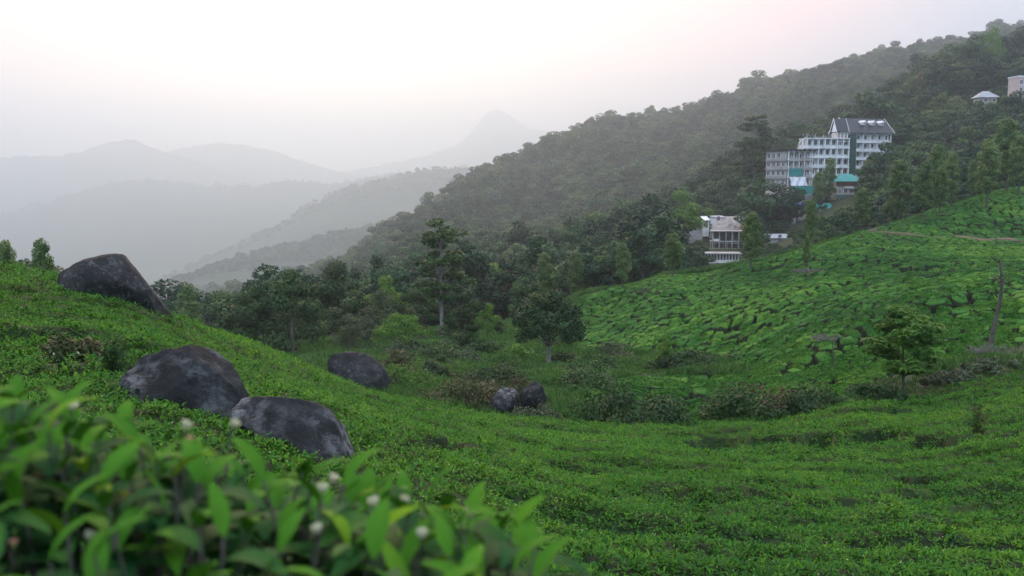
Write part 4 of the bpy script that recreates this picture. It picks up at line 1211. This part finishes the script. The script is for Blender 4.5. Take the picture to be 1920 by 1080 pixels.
tag(house, 'house with teal roof, red fascia and blue tarpaulin below the hotel', 'house')

def shed(px, py, Y, W, D, h, mat, wall, label, rot=0.0, rise=.7):
    o = empty('shed', at(px, py, Y)); b = Block(o, at(px, py, Y), rot)
    b.part('wall', MB().box(-W / 2, W / 2, 0, D, -3.5, h), wall)
    b.part('roof', MB().add([(-W / 2 - .3, -.4, h), (W / 2 + .3, -.4, h), (W / 2 + .3, D + .3, h + rise), (-W / 2 - .3, D + .3, h + rise), (-W / 2 - .3, -.4, h + .12), (W / 2 + .3, -.4, h + .12), (W / 2 + .3, D + .3, h + rise + .12), (-W / 2 - .3, D + .3, h + rise + .12)],
                            [(3, 2, 1, 0), (4, 5, 6, 7), (0, 1, 5, 4), (1, 2, 6, 5), (2, 3, 7, 6), (3, 0, 4, 7)]), mat)
    b.part('doorway', MB().box(-.5, .5, -.04, -.003, -.5, 1.9), 'interior')
    tag(o, label, 'shed')
shed(1503, 404, 322, 5.0, 4, 2.2, 'blue', 'cream', 'little shed with a blue roof left of the slim silver oak', .1, 1.6)
shed(1546, 400, 322, 4.6, 4, 1.6, 'teal', 'concrete', 'little shed with a teal roof right of the slim silver oak', -.1, 1.5)
shed(1499, 424, 318, 6.0, 4, .6, 'tin', 'concrete', 'low grey tin-roofed shed above the tea hill crest', .15, 1.4)

# unfinished concrete building
frame = empty('concrete_building', at(1364, 472, 316))
K = Block(frame, at(1335, 471, 312), R(-6))
K.part('back_wall', MB().box(.2, 10.2, 2.2, 6, -3, 6.1), 'interior')
for k, z in enumerate((0, 3.2, 6.4)): K.part('floor_slab', MB().box(-.4, 10.6, -.3, 6.2, z - .28, z), 'concrete')
for i in range(6):
    K.part('column', MB().box(.1 + i * 2.0, .4 + i * 2.0, 0, .3, -3, 6.12), 'concrete')
    if i < 5: K.part('partition', MB().box(.2 + i * 2.0, .32 + i * 2.0, .32, 2.2, 0.002, 6.1), 'white')
K.part('parapet', MB().box(.41, 2.0, .02, .2, 3.2, 3.9), 'white')
for i in range(9): K.part('scaffold_pole', MB().bar((-.6 + i * 1.3, -1.0, -3.0), (-.6 + i * 1.3, -1.0, 3.2), .05), 'cream')
for z in (-1.2, 1.0, 2.6): K.part('scaffold_pole', MB().bar((-1.0, -1.06, z), (10.8, -1.06, z), .05), 'cream')
tag(frame, 'unfinished two-storey concrete frame building with open bays and scaffold poles', 'building')
low = empty('pavilion', at(1350, 496, 272))
Q = Block(low, at(1326, 497, 272), R(-4))
Q.part('wall', MB().box(0, 8.6, .3, 5, -3, 1.3), 'white')
Q.part('back_wall', MB().box(.1, 8.5, 1.6, 5, 1.3, 3.0), 'interior')
for i in range(11): Q.part('column', MB().box(.1 + i * .82, .32 + i * .82, .3, .55, 1.302, 3.0), 'white')
Q.part('roof_slab', MB().box(-.7, 9.3, -.4, 5.4, 3.002, 3.3), 'concrete')
tag(low, 'low white pavilion with a row of columns under the unfinished concrete building', 'building')
# terrace of rubble and the wall beside it
def mound(name, pts, label, mat, seed, rise):
    """irregular heap through four corners (px, py, Y)"""
    n = 22
    c4 = [at(*p) for p in pts]
    V = []
    for j in range(n):
        for i in range(n):
            s, t = i / (n - 1), j / (n - 1)
            p = (c4[0] * (1 - s) + c4[1] * s) * (1 - t) + (c4[3] * (1 - s) + c4[2] * s) * t
            ed = min(s, t, 1 - s, 1 - t) * 6
            V.append((p.x, p.y, p.z + rise * (.5 + fbm(np.array(i * .6 + seed), np.array(j * .6), seed, 3)) * min(1, ed) - (2.5 if ed < .01 else 0)))
    o = link(name, mesh_from(name, np.array(V), grid_faces(n, n), M[mat], False))
    return tag(o, label, None, None, 'structure')
mound('rubble_terrace', [(1330, 431, 318), (1402, 434, 318), (1398, 404, 345), (1345, 408, 345)], 'pale rubble terrace', 'rubble', 3, 1.0)
mound('earth_bank', [(1432, 470, 300), (1500, 458, 300), (1480, 440, 325), (1435, 442, 325)], 'bare earth bank', 'earth', 9, 1.2)
wl_ = empty('retaining_wall', at(1298, 452, 326))
Wb = Block(wl_, at(1279, 455, 326), R(8))
for i in range(6): Wb.part('panel', MB().box(i * 1.15, i * 1.15 + 1.12, 0, .3, -1.5 + i * .3, 2.6 + i * .5), 'concrete')
tag(wl_, 'stepped pale concrete retaining wall left of the building site', 'wall')
shed(1462, 452, 296, 6.5, 4, .8, 'tin', 'concrete', 'low pale roof on the bare bank right of the tall silver oak', .1, 1.0)
shed(1347, 416, 338, 4.2, 3.5, 1.5, 'tin', 'white', 'small white hut on the rubble terrace', .1, .4)
shed(1325, 424, 334, 1.8, 2, 1.9, 'white', 'white', 'narrow white hut at the left end of the rubble terrace', .3, 1.2)

# houses high on the right
villa = empty('villa', at(1850, 196, 415))
Vb = Block(villa, at(1835, 192, 415), R(-5))
Vb.part('wall', MB().box(0, 7.2, 0, 6, -5, 1.9), 'cream')
for x in (1.0, 2.7, 4.4, 6.1): window(Vb, x, -.03, .2, 1.2, 1.3, 2)
hip(Vb, -.8, 8.0, -.9, 6.9, 2.1, 2.6, 'tin')
tag(villa, 'villa with a grey hipped roof among the trees at upper right', 'house')
flats = empty('apartment_house', at(1915, 176, 400))
Fb = Block(flats, at(1909, 174, 400), R(6))
Fb.part('wall', MB().box(0, 9.5, 0, 7, -6, 6.2), 'pink')
Fb.part('parapet', MB().box(-.2, 9.7, -.2, 7.2, 6.202, 6.7), 'white')
for z in (.5, 3.5):
    for x in (1.1, 3.1, 5.1, 7.1): window(Fb, x, -.03, z, 1.3, 1.6, 2)
for z in (-.2, 2.9): Fb.part('sill_band', MB().box(-.1, 9.6, -.15, -.003, z, z + .18), 'white')
tag(flats, 'pinkish apartment house cut by the right edge of the picture', 'building')
shed(1423, 170, 1330, 10, 7, 3.5, 'tin', 'cream', 'tiny house on the skyline of the wooded ridge', 0, 2.0)

# dirt track between the two tea fields
tr_ = [(1625, 434), (1660, 437), (1700, 443), (1760, 449), (1840, 455), (1920, 460), (2050, 466)]
tx = np.linspace(1625, 2050, 60)
L1, R1 = [], []
for k, px in enumerate(tx):
    u = (px - 960) / F; Yc = 154.6 + 1.0 * math.sin(k * .2)
    L1.append((u * Yc, Yc + .9)); R1.append((u * Yc, Yc - .9))
L1 = np.array(L1); R1 = np.array(R1)
V = np.concatenate([np.stack([a[:, 0], a[:, 1], T(a[:, 0], a[:, 1]) - .12], 1) for a in (L1, R1)])
tag(link('dirt_track', mesh_from('dirt_track', V, np.array([(i, i + 1, 60 + i + 1, 60 + i) for i in range(59)]), M['earth'])), kind='structure')

# ------------------------------------------------------------------ woods on the slopes behind
KEEP_OUT = [(1443, 1606, 214, 352, 352), (1560, 1620, 322, 387, 334), (1486, 1512, 384, 410, 322), (1532, 1560, 386, 404, 322), (1484, 1516, 412, 428, 318), (1332, 1396, 428, 472, 318), (1324, 1384, 470, 496, 276), (1336, 1400, 400, 432, 342), (1278, 1334, 404, 452, 334), (1444, 1482, 440, 456, 298),
            (1606, 1650, 214, 290, 350), (1650, 1690, 214, 256, 350), (1826, 1874, 168, 192, 415), (1896, 1960, 140, 176, 400), (1415, 1432, 160, 175, 1320)]
def wood_points(y0, y1, sp):
    y = y0; xs_, ys_ = [], []
    gx = np.arange(-.62 * y1, .62 * y1, sp); gy = np.arange(y0, y1, sp)
    gx, gy = np.meshgrid(gx, gy)
    x = (gx + rng.uniform(-.5, .5, gx.shape) * sp).ravel(); y = (gy + rng.uniform(-.5, .5, gx.shape) * sp).ravel()
    k = np.abs(x / y) < .6
    return x[k], y[k]
wx, wy, wh = [], [], []
for y0, y1, sp, h0, h1 in ((163, 300, 6.8, 7, 12), (300, 480, 7.6, 8, 15), (480, 900, 11.5, 10, 20), (900, 1750, 17.0, 13, 30), (1750, 2400, 20, 12, 20)):
    x, y = wood_points(y0, y1, sp)
    wx.append(x); wy.append(y); wh.append(rng.uniform(h0, h1, len(x)) * (1 + .25 * fbm(x / 40, y / 40, 9, 2)) * np.where(rng.uniform(0, 1, len(x)) < .04, 1.45, 1))
for y0, y1, sp, h0, h1 in ((200, 345, 4.0, 2.2, 4.6), (300, 480, 5.0, 4, 6)):
    x, y = wood_points(y0, y1, sp); k = x / y > .15
    wx.append(x[k]); wy.append(y[k]); wh.append(rng.uniform(h0, h1, k.sum()))
wx, wy, wh = map(np.concatenate, (wx, wy, wh))
wz = T(wx, wy) + np.clip((wy - 200) / 200, 0, 1) * 5 * fbm(wx / 60, wy / 60, 33, 4) - .1
pxw, pyw = project(wx, wy, wz); _, ptw = project(wx, wy, wz + wh)
b_, c_ = tea_b(wx, wy, T(wx, wy))
ok = ~b_ & ~c_ & visible(wx, wy, wz + wh * .95) & (pxw > -120) & (pxw < 2040)
ok &= ~((wy < 205) & (pxw > 1630)) & ~((wy < 175) & (pxw > 880))
wr = wh * .24 / wy * F
for x0, x1, y0, y1, Yb in KEEP_OUT:
    ok &= ~((pxw + wr > x0) & (pxw - wr < x1) & (ptw < y1 - 4) & (pyw > y0) & (wy < Yb + 12))
wx, wy, wh, wz, pxw, pyw, ptw2 = (a[ok] for a in (wx, wy, wh, wz, pxw, pyw, ptw))
size = wh / wy * (wy < 520) * np.where((pxw > 0) & (pxw < 1915), 1, 0)
near = np.argsort(-size)[:300]
isn = np.zeros(len(wx), bool); isn[near] = True
KN = ['wood0', 'wood1', 'wood2', 'wood3', 'woodfull0', 'woodfull1']
def zone(px, y):
    if px < 700: return 'hazy dark green tree in the deep valley behind the grove', 'trees in the deep valley'
    if px < 1090: return 'dark green tree on the valley side beyond the lone shade tree', 'trees on the valley side'
    if px < 1330: return 'dark green tree on the slope left of the building site', 'trees left of the building site'
    if px < 1570: return 'dark green tree on the slope below and left of the hotel', 'trees below the hotel'
    if px < 1720: return 'dark green tree on the slope right of the hotel', 'trees right of the hotel'
    return 'dark green tree on the slope above the upper tea field', 'trees above the upper tea field'
for i in near:
    lb, gp = zone(pxw[i], wy[i])
    o = plant_tree('forest_tree', KN[rng.integers(0, 6)], wx[i], wy[i], wz[i] - .2, wh[i], rng.uniform(1.0, 1.35), rng.uniform(0, 6.28), lb, group=gp)
    TREE_L.append((o, pxw[i], .5 * (pyw[i] + ptw2[i])))
# the rest reads as one wood
srcs = []
for q, k in enumerate(KN):
    tr2, cr2 = TREES[k]
    a = bpy.data.objects.new('wood_tree_%02d' % q, cr2)
    srcs.append(a)
j = np.where(~isn)[0]
FP = [np.stack([wx[j], wy[j], wz[j]], 1)]; s_ = wh[j] / 10; sw_ = s_ * rng.uniform(1.0, 1.75, len(j)); FS = [np.stack([sw_, sw_, s_], 1)]
# tree-tops over the far spurs
for nm, cnt in (('low_spur', 1500), ('wooded_spur', 1500), ('wooded_hill', 900)):
    Xc, YY, Zz, nr0 = RIDGES[nm]
    ri = rng.integers(nr0 - 4, nr0 + 1, cnt); ci_ = rng.integers(1, Xc.shape[1] - 1, cnt)
    ri = np.where(rng.uniform(0, 1, cnt) < .3, nr0 - 1, ri)
    f = rng.uniform(-.5, .5, cnt)
    x = Xc[ri, ci_] + f * (Xc[ri, ci_] - Xc[ri, ci_ - 1]); z = Zz[ri, ci_] + f * (Zz[ri, ci_] - Zz[ri, ci_ - 1])
    k = np.abs(x / YY[ri, ci_]) < .56
    FP.append(np.stack([x, YY[ri, ci_], z - 2], 1)[k]); s_ = rng.uniform(.8, 1.7, cnt)[k]; FS.append(np.stack([s_ * 1.5, s_ * 1.5, s_], 1))
FP = np.concatenate(FP); FS = np.concatenate(FS); n = len(FP)
scatter('forest', FP, np.stack([np.zeros(n), np.zeros(n), rng.uniform(0, 6.28, n)], 1), FS, rng.integers(0, 6, n), srcs, 'distant wood covering the ridge and spurs')
print('forest', n, 'near trees', len(near), 'min size px', size[near[-1]] * F)

# single trees that stand out of the wood
tree('tiers', 1417, 400, 214, 1.5, 'tall crowned tree rising left of the hotel', 'tall_tree')
tree('wood0', 1628, 425, 168, 1.45, 'big rounded tree standing behind the hotel roof')
tree('flat', 1862, 505, 48, .42, 'broad open-crowned tree on the skyline at upper right', 'spreading_tree')
for q_, (px_t, top_t, w_t, l_t) in enumerate(((1838, 84, 1.3, 'rounded tree left of the open-crowned tree on the upper right skyline'), (1886, 66, 1.2, 'dark tree right of the open-crowned tree on the upper right skyline'), (1912, 80, 1.3, 'dark skyline tree at the upper right corner'), (1800, 118, 1.3, 'dark tree on the near skyline above the villa to its left'))):
    tree('wood%d' % q_, px_t, 505, top_t, w_t, l_t)
tree('oak0', 1557, 327, 296, .9, 'slim dark tree in front of the main hotel wing')
tree('oak1', 1536, 325, 320, 1.0, 'small dark tree below the hotel beside the white tarpaulin')
tree('bright0', 1330, 342, 388, 1.2, 'round light green tree above the narrow white hut')
tree('bright1', 1283, 300, 352, 1.1, 'light green tree above the retaining wall')
for px_t, top_t, w_t, l_t in ((1835, 186, 1.2, 'dark tree in front of the left half of the grey-roofed villa'), (1866, 189, 1.2, 'dark tree in front of the right half of the grey-roofed villa'), (1905, 168, 1.3, 'dark tree hiding the foot of the pinkish apartment house'), (1886, 176, 1.1, 'dark tree between the villa and the pinkish apartment house')):
    tree('wood%d' % (px_t % 4), px_t, 385, top_t, w_t, l_t)
for q_, (px_t, top_t, w_t, l_t) in enumerate(((1462, 340, 1.3, 'dark tree at the foot of the left hotel wing'), (1496, 352, 1.2, 'dark tree below the white tarpaulin of the hotel'), (1628, 318, 1.3, 'dark tree right of the teal-roofed house'), (1648, 285, 1.1, 'dark tree in front of the right end of the hotel'), (1424, 330, 1.2, 'dark tree just left of the left hotel wing'), (1540, 372, 1.0, 'low dark tree left of the blue tarpaulin'))):
    tree('wood%d' % (q_ % 4), px_t, 316, top_t, w_t, l_t)
tree('wood2', 1665, 322, 262, 1.2, 'dark tree hiding the right end of the hotel')
tree('wood1', 1640, 318, 296, 1.2, 'dark tree hiding the lower right of the hotel')

# low shrubs dotted over the valley floor
protos = [shrub(1000, 700, 75, 60 + 20 * q, 672 - 4 * q, mt, 'tmp', 40 + q, n=2200, leaf=.06) for q, mt in enumerate(('wood_dark', 'leaf_grey', 'wood_dark', 'grass'))]
nsh = 0
for q in range(400):
    Yq = random.uniform(53, 118); pxq = random.uniform(640, 1420)
    xq = (pxq - 960) / F * Yq; zq = T(xq, Yq)
    pxx, pyy = project(xq, Yq, float(zq[0]))
    bb, cc_ = tea_b(np.array([xq]), np.array([Yq]), zq)
    if bb[0] or tea_a(np.array([xq]), np.array([Yq]))[0] or abs(pxx - 1030) < 40 and pyy > 660 or pyy < 640 or (590 < pxx < 740 and Yq < 62) or (pxx > 1360): continue
    if nsh >= 46: break
    src = protos[nsh % 4]
    o = src if nsh < 4 else src.copy()
    if nsh >= 4:
        COL.objects.link(o)
        for ch in src.children:
            c2 = ch.copy(); COL.objects.link(c2); c2.parent = o
    o.location = (xq, Yq, float(zq[0]) - .1); o.rotation_euler = (0, 0, random.uniform(0, 6.28))
    sq = random.uniform(.45, 1.0); o.scale = (sq * random.uniform(.9, 1.5), sq * 1.1, sq)
    tag(o, 'low shrub among the rough grass of the valley floor', 'shrub', 'low shrubs on the valley floor'); SHRUB_L.append((o, pxx, pyy))
    nsh += 1

# ------------------------------------------------------------------ valley grass
def tuft_mesh(name, seed):
    r = np.random.default_rng(seed); V = []; Fc = []
    for k in range(16):
        a = r.uniform(0, 6.28); h = r.uniform(.25, .6); l = r.uniform(.08, .3); b = np.array((r.uniform(-.25, .25), r.uniform(-.25, .25), 0))
        d = np.array((math.cos(a), math.sin(a), 0)); s = np.array((-d[1], d[0], 0)) * .03
        i = len(V); V += [b - s, b + s, b + d * l * .4 + s * .8 + np.array((0, 0, h * .65)), b + d * l * .4 - s * .8 + np.array((0, 0, h * .65)), b + d * l + np.array((0, 0, h))]
        Fc += [(i, i + 1, i + 2, i + 3), (i + 3, i + 2, i + 4)]
    return bpy.data.objects.new(name, mesh_from(name, np.array(V), Fc, M['grass'], False))
gs = [tuft_mesh('grass_tuft_%02d' % i, 500 + i) for i in range(4)]
n = 60000
y = np.sqrt(rng.uniform(44 ** 2, 165 ** 2, n)); x = rng.uniform(-.25, .58, n) * y
z = T(x, y)
b_, c_ = tea_b(x, y, z)
k = ~b_ & ~c_ & ~tea_a(x, y) & visible(x, y, z + .5) & ~((y > 140) & (x / y > .33))
x, y, z = x[k], y[k], z[k]; n = len(x)
sg = np.clip(y / 60, .8, 1.8) * rng.uniform(.4, .9, n) * (1 + .7 * fbm(x / 5, y / 5, 63, 2))
scatter('grass', np.stack([x, y, z - .05], 1), np.stack([rng.normal(0, .1, n), rng.normal(0, .1, n), rng.uniform(0, 6.28, n)], 1), np.repeat(sg[:, None], 3, 1), rng.integers(0, 4, n), gs, 'rough green grass on the valley floor')

# ------------------------------------------------------------------ boulders
def boulder(px, py, Y, L_, Hh, Dp, tilt, label, seed, power=2.4, rough=.12, yaw=0.0, taper=0.0, cuts=15, peak=0.0, mat='rock'):
    """half sizes in metres; tilt lowers the right end"""
    nlat, nlon = 56, 84
    th = np.linspace(0, math.pi, nlat); ph = np.linspace(0, 2 * math.pi, nlon, endpoint=False)
    TH, PH = np.meshgrid(th, ph, indexing='ij')
    d = np.stack([np.cos(TH), np.sin(TH) * np.cos(PH), np.sin(TH) * np.sin(PH)], -1)
    r = (np.abs(d[..., 0]) ** power + np.abs(d[..., 1]) ** power + np.abs(d[..., 2]) ** power) ** (-1 / power)
    p = d * r[..., None]
    rc = np.random.default_rng(seed + 900)
    for k in range(cuts):      # broken faces
        nn = unit(rc.normal(size=3) + np.array([0, -.3, .5])); lim2 = rc.uniform(.62, .92)
        over = np.maximum(p @ nn - lim2, 0)
        p = p - over[..., None] * nn * .85
    p = p * np.stack([np.ones(p.shape[:2]), 1 - taper * p[..., 0], 1 - taper * p[..., 0]], -1)
    pk = 1 - peak * np.clip(p[..., 2:3], -.3, 1)
    p = np.concatenate([p[..., :2] * pk, p[..., 2:]], -1)
    n = 0
    for k, (s, a) in enumerate(((1.1, 1.0), (2.3, .55), (5, .25), (11, .12), (22, .06))):
        n = n + a * (vnoise(p[..., 0] * s + 9 + seed, p[..., 1] * s + 7, seed + k) + vnoise(p[..., 1] * s + 3, p[..., 2] * s + 5 + seed, seed + 31 + k) + vnoise(p[..., 2] * s + 1, p[..., 0] * s + seed, seed + 67 + k) - 1.5)
    p = p * (1 + rough * n)[..., None] * np.array([L_, Dp, Hh])
    c1, s1 = math.cos(tilt), math.sin(tilt)
    x = p[..., 0] * c1 + p[..., 2] * s1; z = -p[..., 0] * s1 + p[..., 2] * c1
    c2, s2 = math.cos(yaw), math.sin(yaw)
    xx = x * c2 - p[..., 1] * s2; yv = x * s2 + p[..., 1] * c2
    V = np.stack([xx, yv, z], -1).reshape(-1, 3)
    i = np.arange(nlat - 1)[:, None] * nlon; jj = np.arange(nlon)[None, :]
    Fc = np.stack([i + jj, i + (jj + 1) % nlon, i + nlon + (jj + 1) % nlon, i + nlon + jj], -1).reshape(-1, 4)
    o = link('boulder', mesh_from('boulder', V, Fc, M[mat]), loc=at(px, py, Y))
    return tag(o, label, 'boulder')
boulder(219, 549, 30, 1.92, 1.12, 1.5, R(27), 'largest dark boulder, smooth and leaning downhill on the left crest', 1, 2.3, .09, taper=.2)
boulder(358, 738, 11.6, .92, .61, .62, R(25), 'pale-crusted peaked boulder in the near tea, upper of the touching pair', 2, 2.0, .2, cuts=8, peak=.35, mat='rock_pale')
boulder(566, 805, 10.7, .77, .40, .5, R(26), 'long dark boulder sunk in the near tea, lower of the touching pair', 3, 2.0, .18, cuts=9, peak=.2, mat='rock_pale')
boulder(662, 714, 50, 1.7, 1.35, 1.4, R(12), 'dark reddish boulder at the foot of the grove', 4, 2.5, .12)
boulder(945, 757, 47.5, .75, .9, .7, R(15), 'small pale-streaked rock under the reddish-brown bush', 5, 2.2, .16, mat='rock_pale')
boulder(1000, 746, 48.5, .68, .85, .6, R(30), 'small dark rock right of the pale-streaked one', 6, 2.2, .16)

# ------------------------------------------------------------------ tea bush right in front of the camera
fb = empty('foreground_tea_bush', (-0.55, 1.05, float(T(-.55, 1.05)[0]) - .85))
fo = fb.location
r = np.random.default_rng(77)
LM = []
for i in range(4):
    v, f = leaf_shape(.074, .0145, .6 + .32 * i, 7, .35)
    LM.append([mesh_from('leaf', v, f, M[m_]) for m_ in ('tea_glossy', 'tea_tip')])
def top_z(x, y): return -.212 - .26 * (x + .51) - .55 * max(0, x + .1) ** 2 - .34 * (y - .95) ** 2 - (.25 * (y - .95) if y > .95 else 0)
cnt = 0; rows_ = []
stem_mb = MB()
tips = []
while len(tips) < 230:
    y_ = r.uniform(.62, 1.5); x_ = r.uniform(-.62, .03) * (y_ * .9 + .1)
    if len(tips) < 60 and not (.8 < y_ < 1.15): continue
    p = np.array((x_, y_, top_z(x_, y_) + r.uniform(-.06, .0)))
    if any(np.linalg.norm(p - q) < .03 for q in tips): continue
    tips.append(p)
XV, XF, XM = [], [], []
for tn, p in enumerate(tips):
    lean = np.array((r.normal(0, .05), r.normal(0, .04), 0))
    b0 = p + np.array((-lean[0], -lean[1], -.2)) - fo
    stem_mb.tube([b0, b0 * .5 + (p - fo) * .5 + lean * .2, p - np.array(fo)], [.0028, .0022, .0012], 5)
    a0 = r.uniform(0, 6.28)
    for k in range(5):
        a = a0 + k * 2.4; young = k >= 4 or (k == 3 and tn % 3 == 0)
        s = r.uniform(.62, .85) if young else r.uniform(.8, 1.2)
        if tn >= 60:
            lv, lf = leaf_shape(.074 * s, .0145 * s, r.uniform(.6, 1.6), 5, .35)
            lv = rot_apply(lv, r.uniform(.9, 1.35) if young else r.uniform(.1, .85), a, p - np.array(fo) - np.array((0, 0, .085 - .021 * k)))
            b = len(XV); XV += list(lv); XF += [tuple(i + b for i in f) for f in lf]; XM += [1 if young else 0] * len(lf)
            continue
        o = link('leaf', LM[r.integers(0, 4)][1 if (young or r.uniform() < .12) else 0], fb)
        pos = p - np.array(fo) - np.array((0, 0, .085 - .021 * k))
        o.location = pos
        o.rotation_euler = (r.uniform(.9, 1.35) if young else r.uniform(.25, .85), r.normal(0, .25), a)
        o.scale = (s * (1.0 if not young else .85), s, s); cnt += 1
stem_mb.build('stems', M['bark'], fb, True)
tag(link('outer_leaves', mesh_from('outer_leaves', np.array(XV), XF, mats=[M['tea_glossy'], M['tea_tip']], midx=XM), fb), kind='stuff')
mb = MB()
for k in range(9):
    a = r.uniform(0, 6.28); e_ = np.array((r.uniform(-.4, .5), r.uniform(-.25, .3), .55))
    mb.tube([(0.03 * math.cos(a), .03 * math.sin(a), -.1), e_ * .5, e_], [.02, .013, .006], 6)
mb.build('branches', M['bark'], fb, True)
V = []; Fc = []; mi = []
for k in range(900):
    y_ = r.uniform(.6, 1.7); x_ = r.uniform(-.75, .05) * (y_ * .9 + .1)
    lv, lf = leaf_shape(.08 * r.uniform(.7, 1.15), .017, r.uniform(.3, 1.3), 4, .3)
    lv = rot_apply(lv, r.uniform(-.3, .9), r.uniform(0, 6.28), np.array((x_, y_, top_z(x_, y_) - .07 - .32 * r.uniform(0, 1) ** 1.3)) - np.array(fo))
    b = len(V); V += list(lv); Fc += [tuple(i + b for i in f_) for f_ in lf]
inn = tag(link('inner_leaves', mesh_from('inner_leaves', np.array(V), Fc, M['tea_glossy']), fb), kind='stuff')
def flower(p, s, mat):
    V = []; Fc = []
    for k in range(6):
        v, f = leaf_shape(.016 * s, .007 * s, -1.2, 3, .4)
        v = rot_apply(v, .5, k * 1.047, (0, 0, 0)); b = len(V); V += list(v); Fc += [tuple(i + b for i in q) for q in f]
    o = link('blossom', mesh_from('blossom', np.array(V), Fc, M[mat]), fb); o.location = Vector(p) - fo
    o.rotation_euler = (r.uniform(-.6, .6), r.uniform(-.6, .6), 0)
    q = Vector(p) - fo; MB().tube([q - Vector((.02, 0, .16)), q - Vector((.01, 0, .06)), q], [.002, .0016, .001], 5).build('pedicel', M['bark'], fb, True)
for px, py, Y, m_ in [(345, 805, 1.0, 'flower'), (352, 828, .98, 'bud'), (605, 925, .92, 'flower'), (705, 950, .9, 'flower'), (765, 945, .95, 'flower'), (790, 1010, .9, 'flower'), (435, 802, 1.05, 'flower'), (165, 1015, .85, 'flower'),
                      (25, 1025, .8, 'bud'), (620, 905, 1.0, 'flower'), (600, 1000, .9, 'flower'), (135, 770, 1.05, 'flower'), (880, 970, .95, 'flower')]:
    flower(at(px, py, Y), .75 if m_ == 'flower' else .5, m_)
tag(fb, 'blurred tea bush with glossy leaves and white blossoms close to the camera', 'tea bush')
print('fg leaves', cnt)

# ------------------------------------------------------------------ which one is which: rank each repeat from the nearest landmark
ORD = ['nearest', 'second', 'third', 'fourth', 'fifth', 'sixth', 'seventh', 'eighth', 'ninth', 'tenth', 'eleventh', 'twelfth', 'thirteenth', 'fourteenth', 'fifteenth', 'sixteenth', 'seventeenth', 'eighteenth', 'nineteenth', 'twentieth']
def rank(items, marks, noun):
    cells = {}
    for o, px, py in items:
        nm, mx, my = min(marks, key=lambda m: (m[1] - px) ** 2 + (2.0 * (m[2] - py)) ** 2)
        dx, dy = px - mx, py - my
        d = ('to the left of' if dx < 0 else 'to the right of') if abs(dx) > 1.3 * abs(dy) else ('above' if dy < 0 else 'below')
        cells.setdefault((nm, d), []).append((math.hypot(dx, dy), o))
    for (nm, d), l in cells.items():
        l.sort(key=lambda t: t[0])
        for k, (_, o) in enumerate(l):
            o['label'] = ('%s %s %s the %s' % (ORD[k], noun, d, nm)) if k < 20 else 'distant %s %s the %s' % (noun, d, nm)
rank(BUSH_L, [('bright young tree', 1700, 650), ('lopped bare trunk', 1874, 570), ('thin bare sapling stem', 1562, 670), ('broad dark shrub', 1460, 740), ('grey heap of cut brush', 1552, 632), ('pale dry brushwood', 1524, 532),
              ('little light green tree', 1246, 650), ('lone shade tree', 1030, 600), ('short leafy oak', 1514, 480), ('dark green shrub mound', 1190, 755), ('tangle of dry brush', 1868, 660), ('tall silver oak', 1410, 540)], 'clipped tea bush')
rank(TREE_L, [('white hotel', 1560, 290), ('teal-roofed house', 1592, 350), ('unfinished concrete building', 1364, 450), ('retaining wall', 1298, 440), ('grey-roofed villa', 1850, 180), ('pinkish apartment house', 1912, 158),
              ('lone shade tree', 1030, 590), ('tall tiered tree', 828, 500), ('lone thin pale tree', 350, 565), ('largest boulder', 215, 530), ('stout silver oak', 1857, 320), ('tall crowned tree', 1417, 280),
              ('hazy tall grove tree', 622, 520), ('slim silver oak', 1080, 505), ('silver oak below the wall', 1262, 490), ('light green spreading tree', 925, 510)], 'dark green tree')
rank(SHRUB_L, [('lone shade tree', 1030, 680), ('reddish boulder', 662, 700), ('two small grey rocks', 970, 750), ('little light green tree', 1246, 660), ('low spreading tree', 750, 655), ('dark green shrub mound', 1190, 755)], 'low shrub')
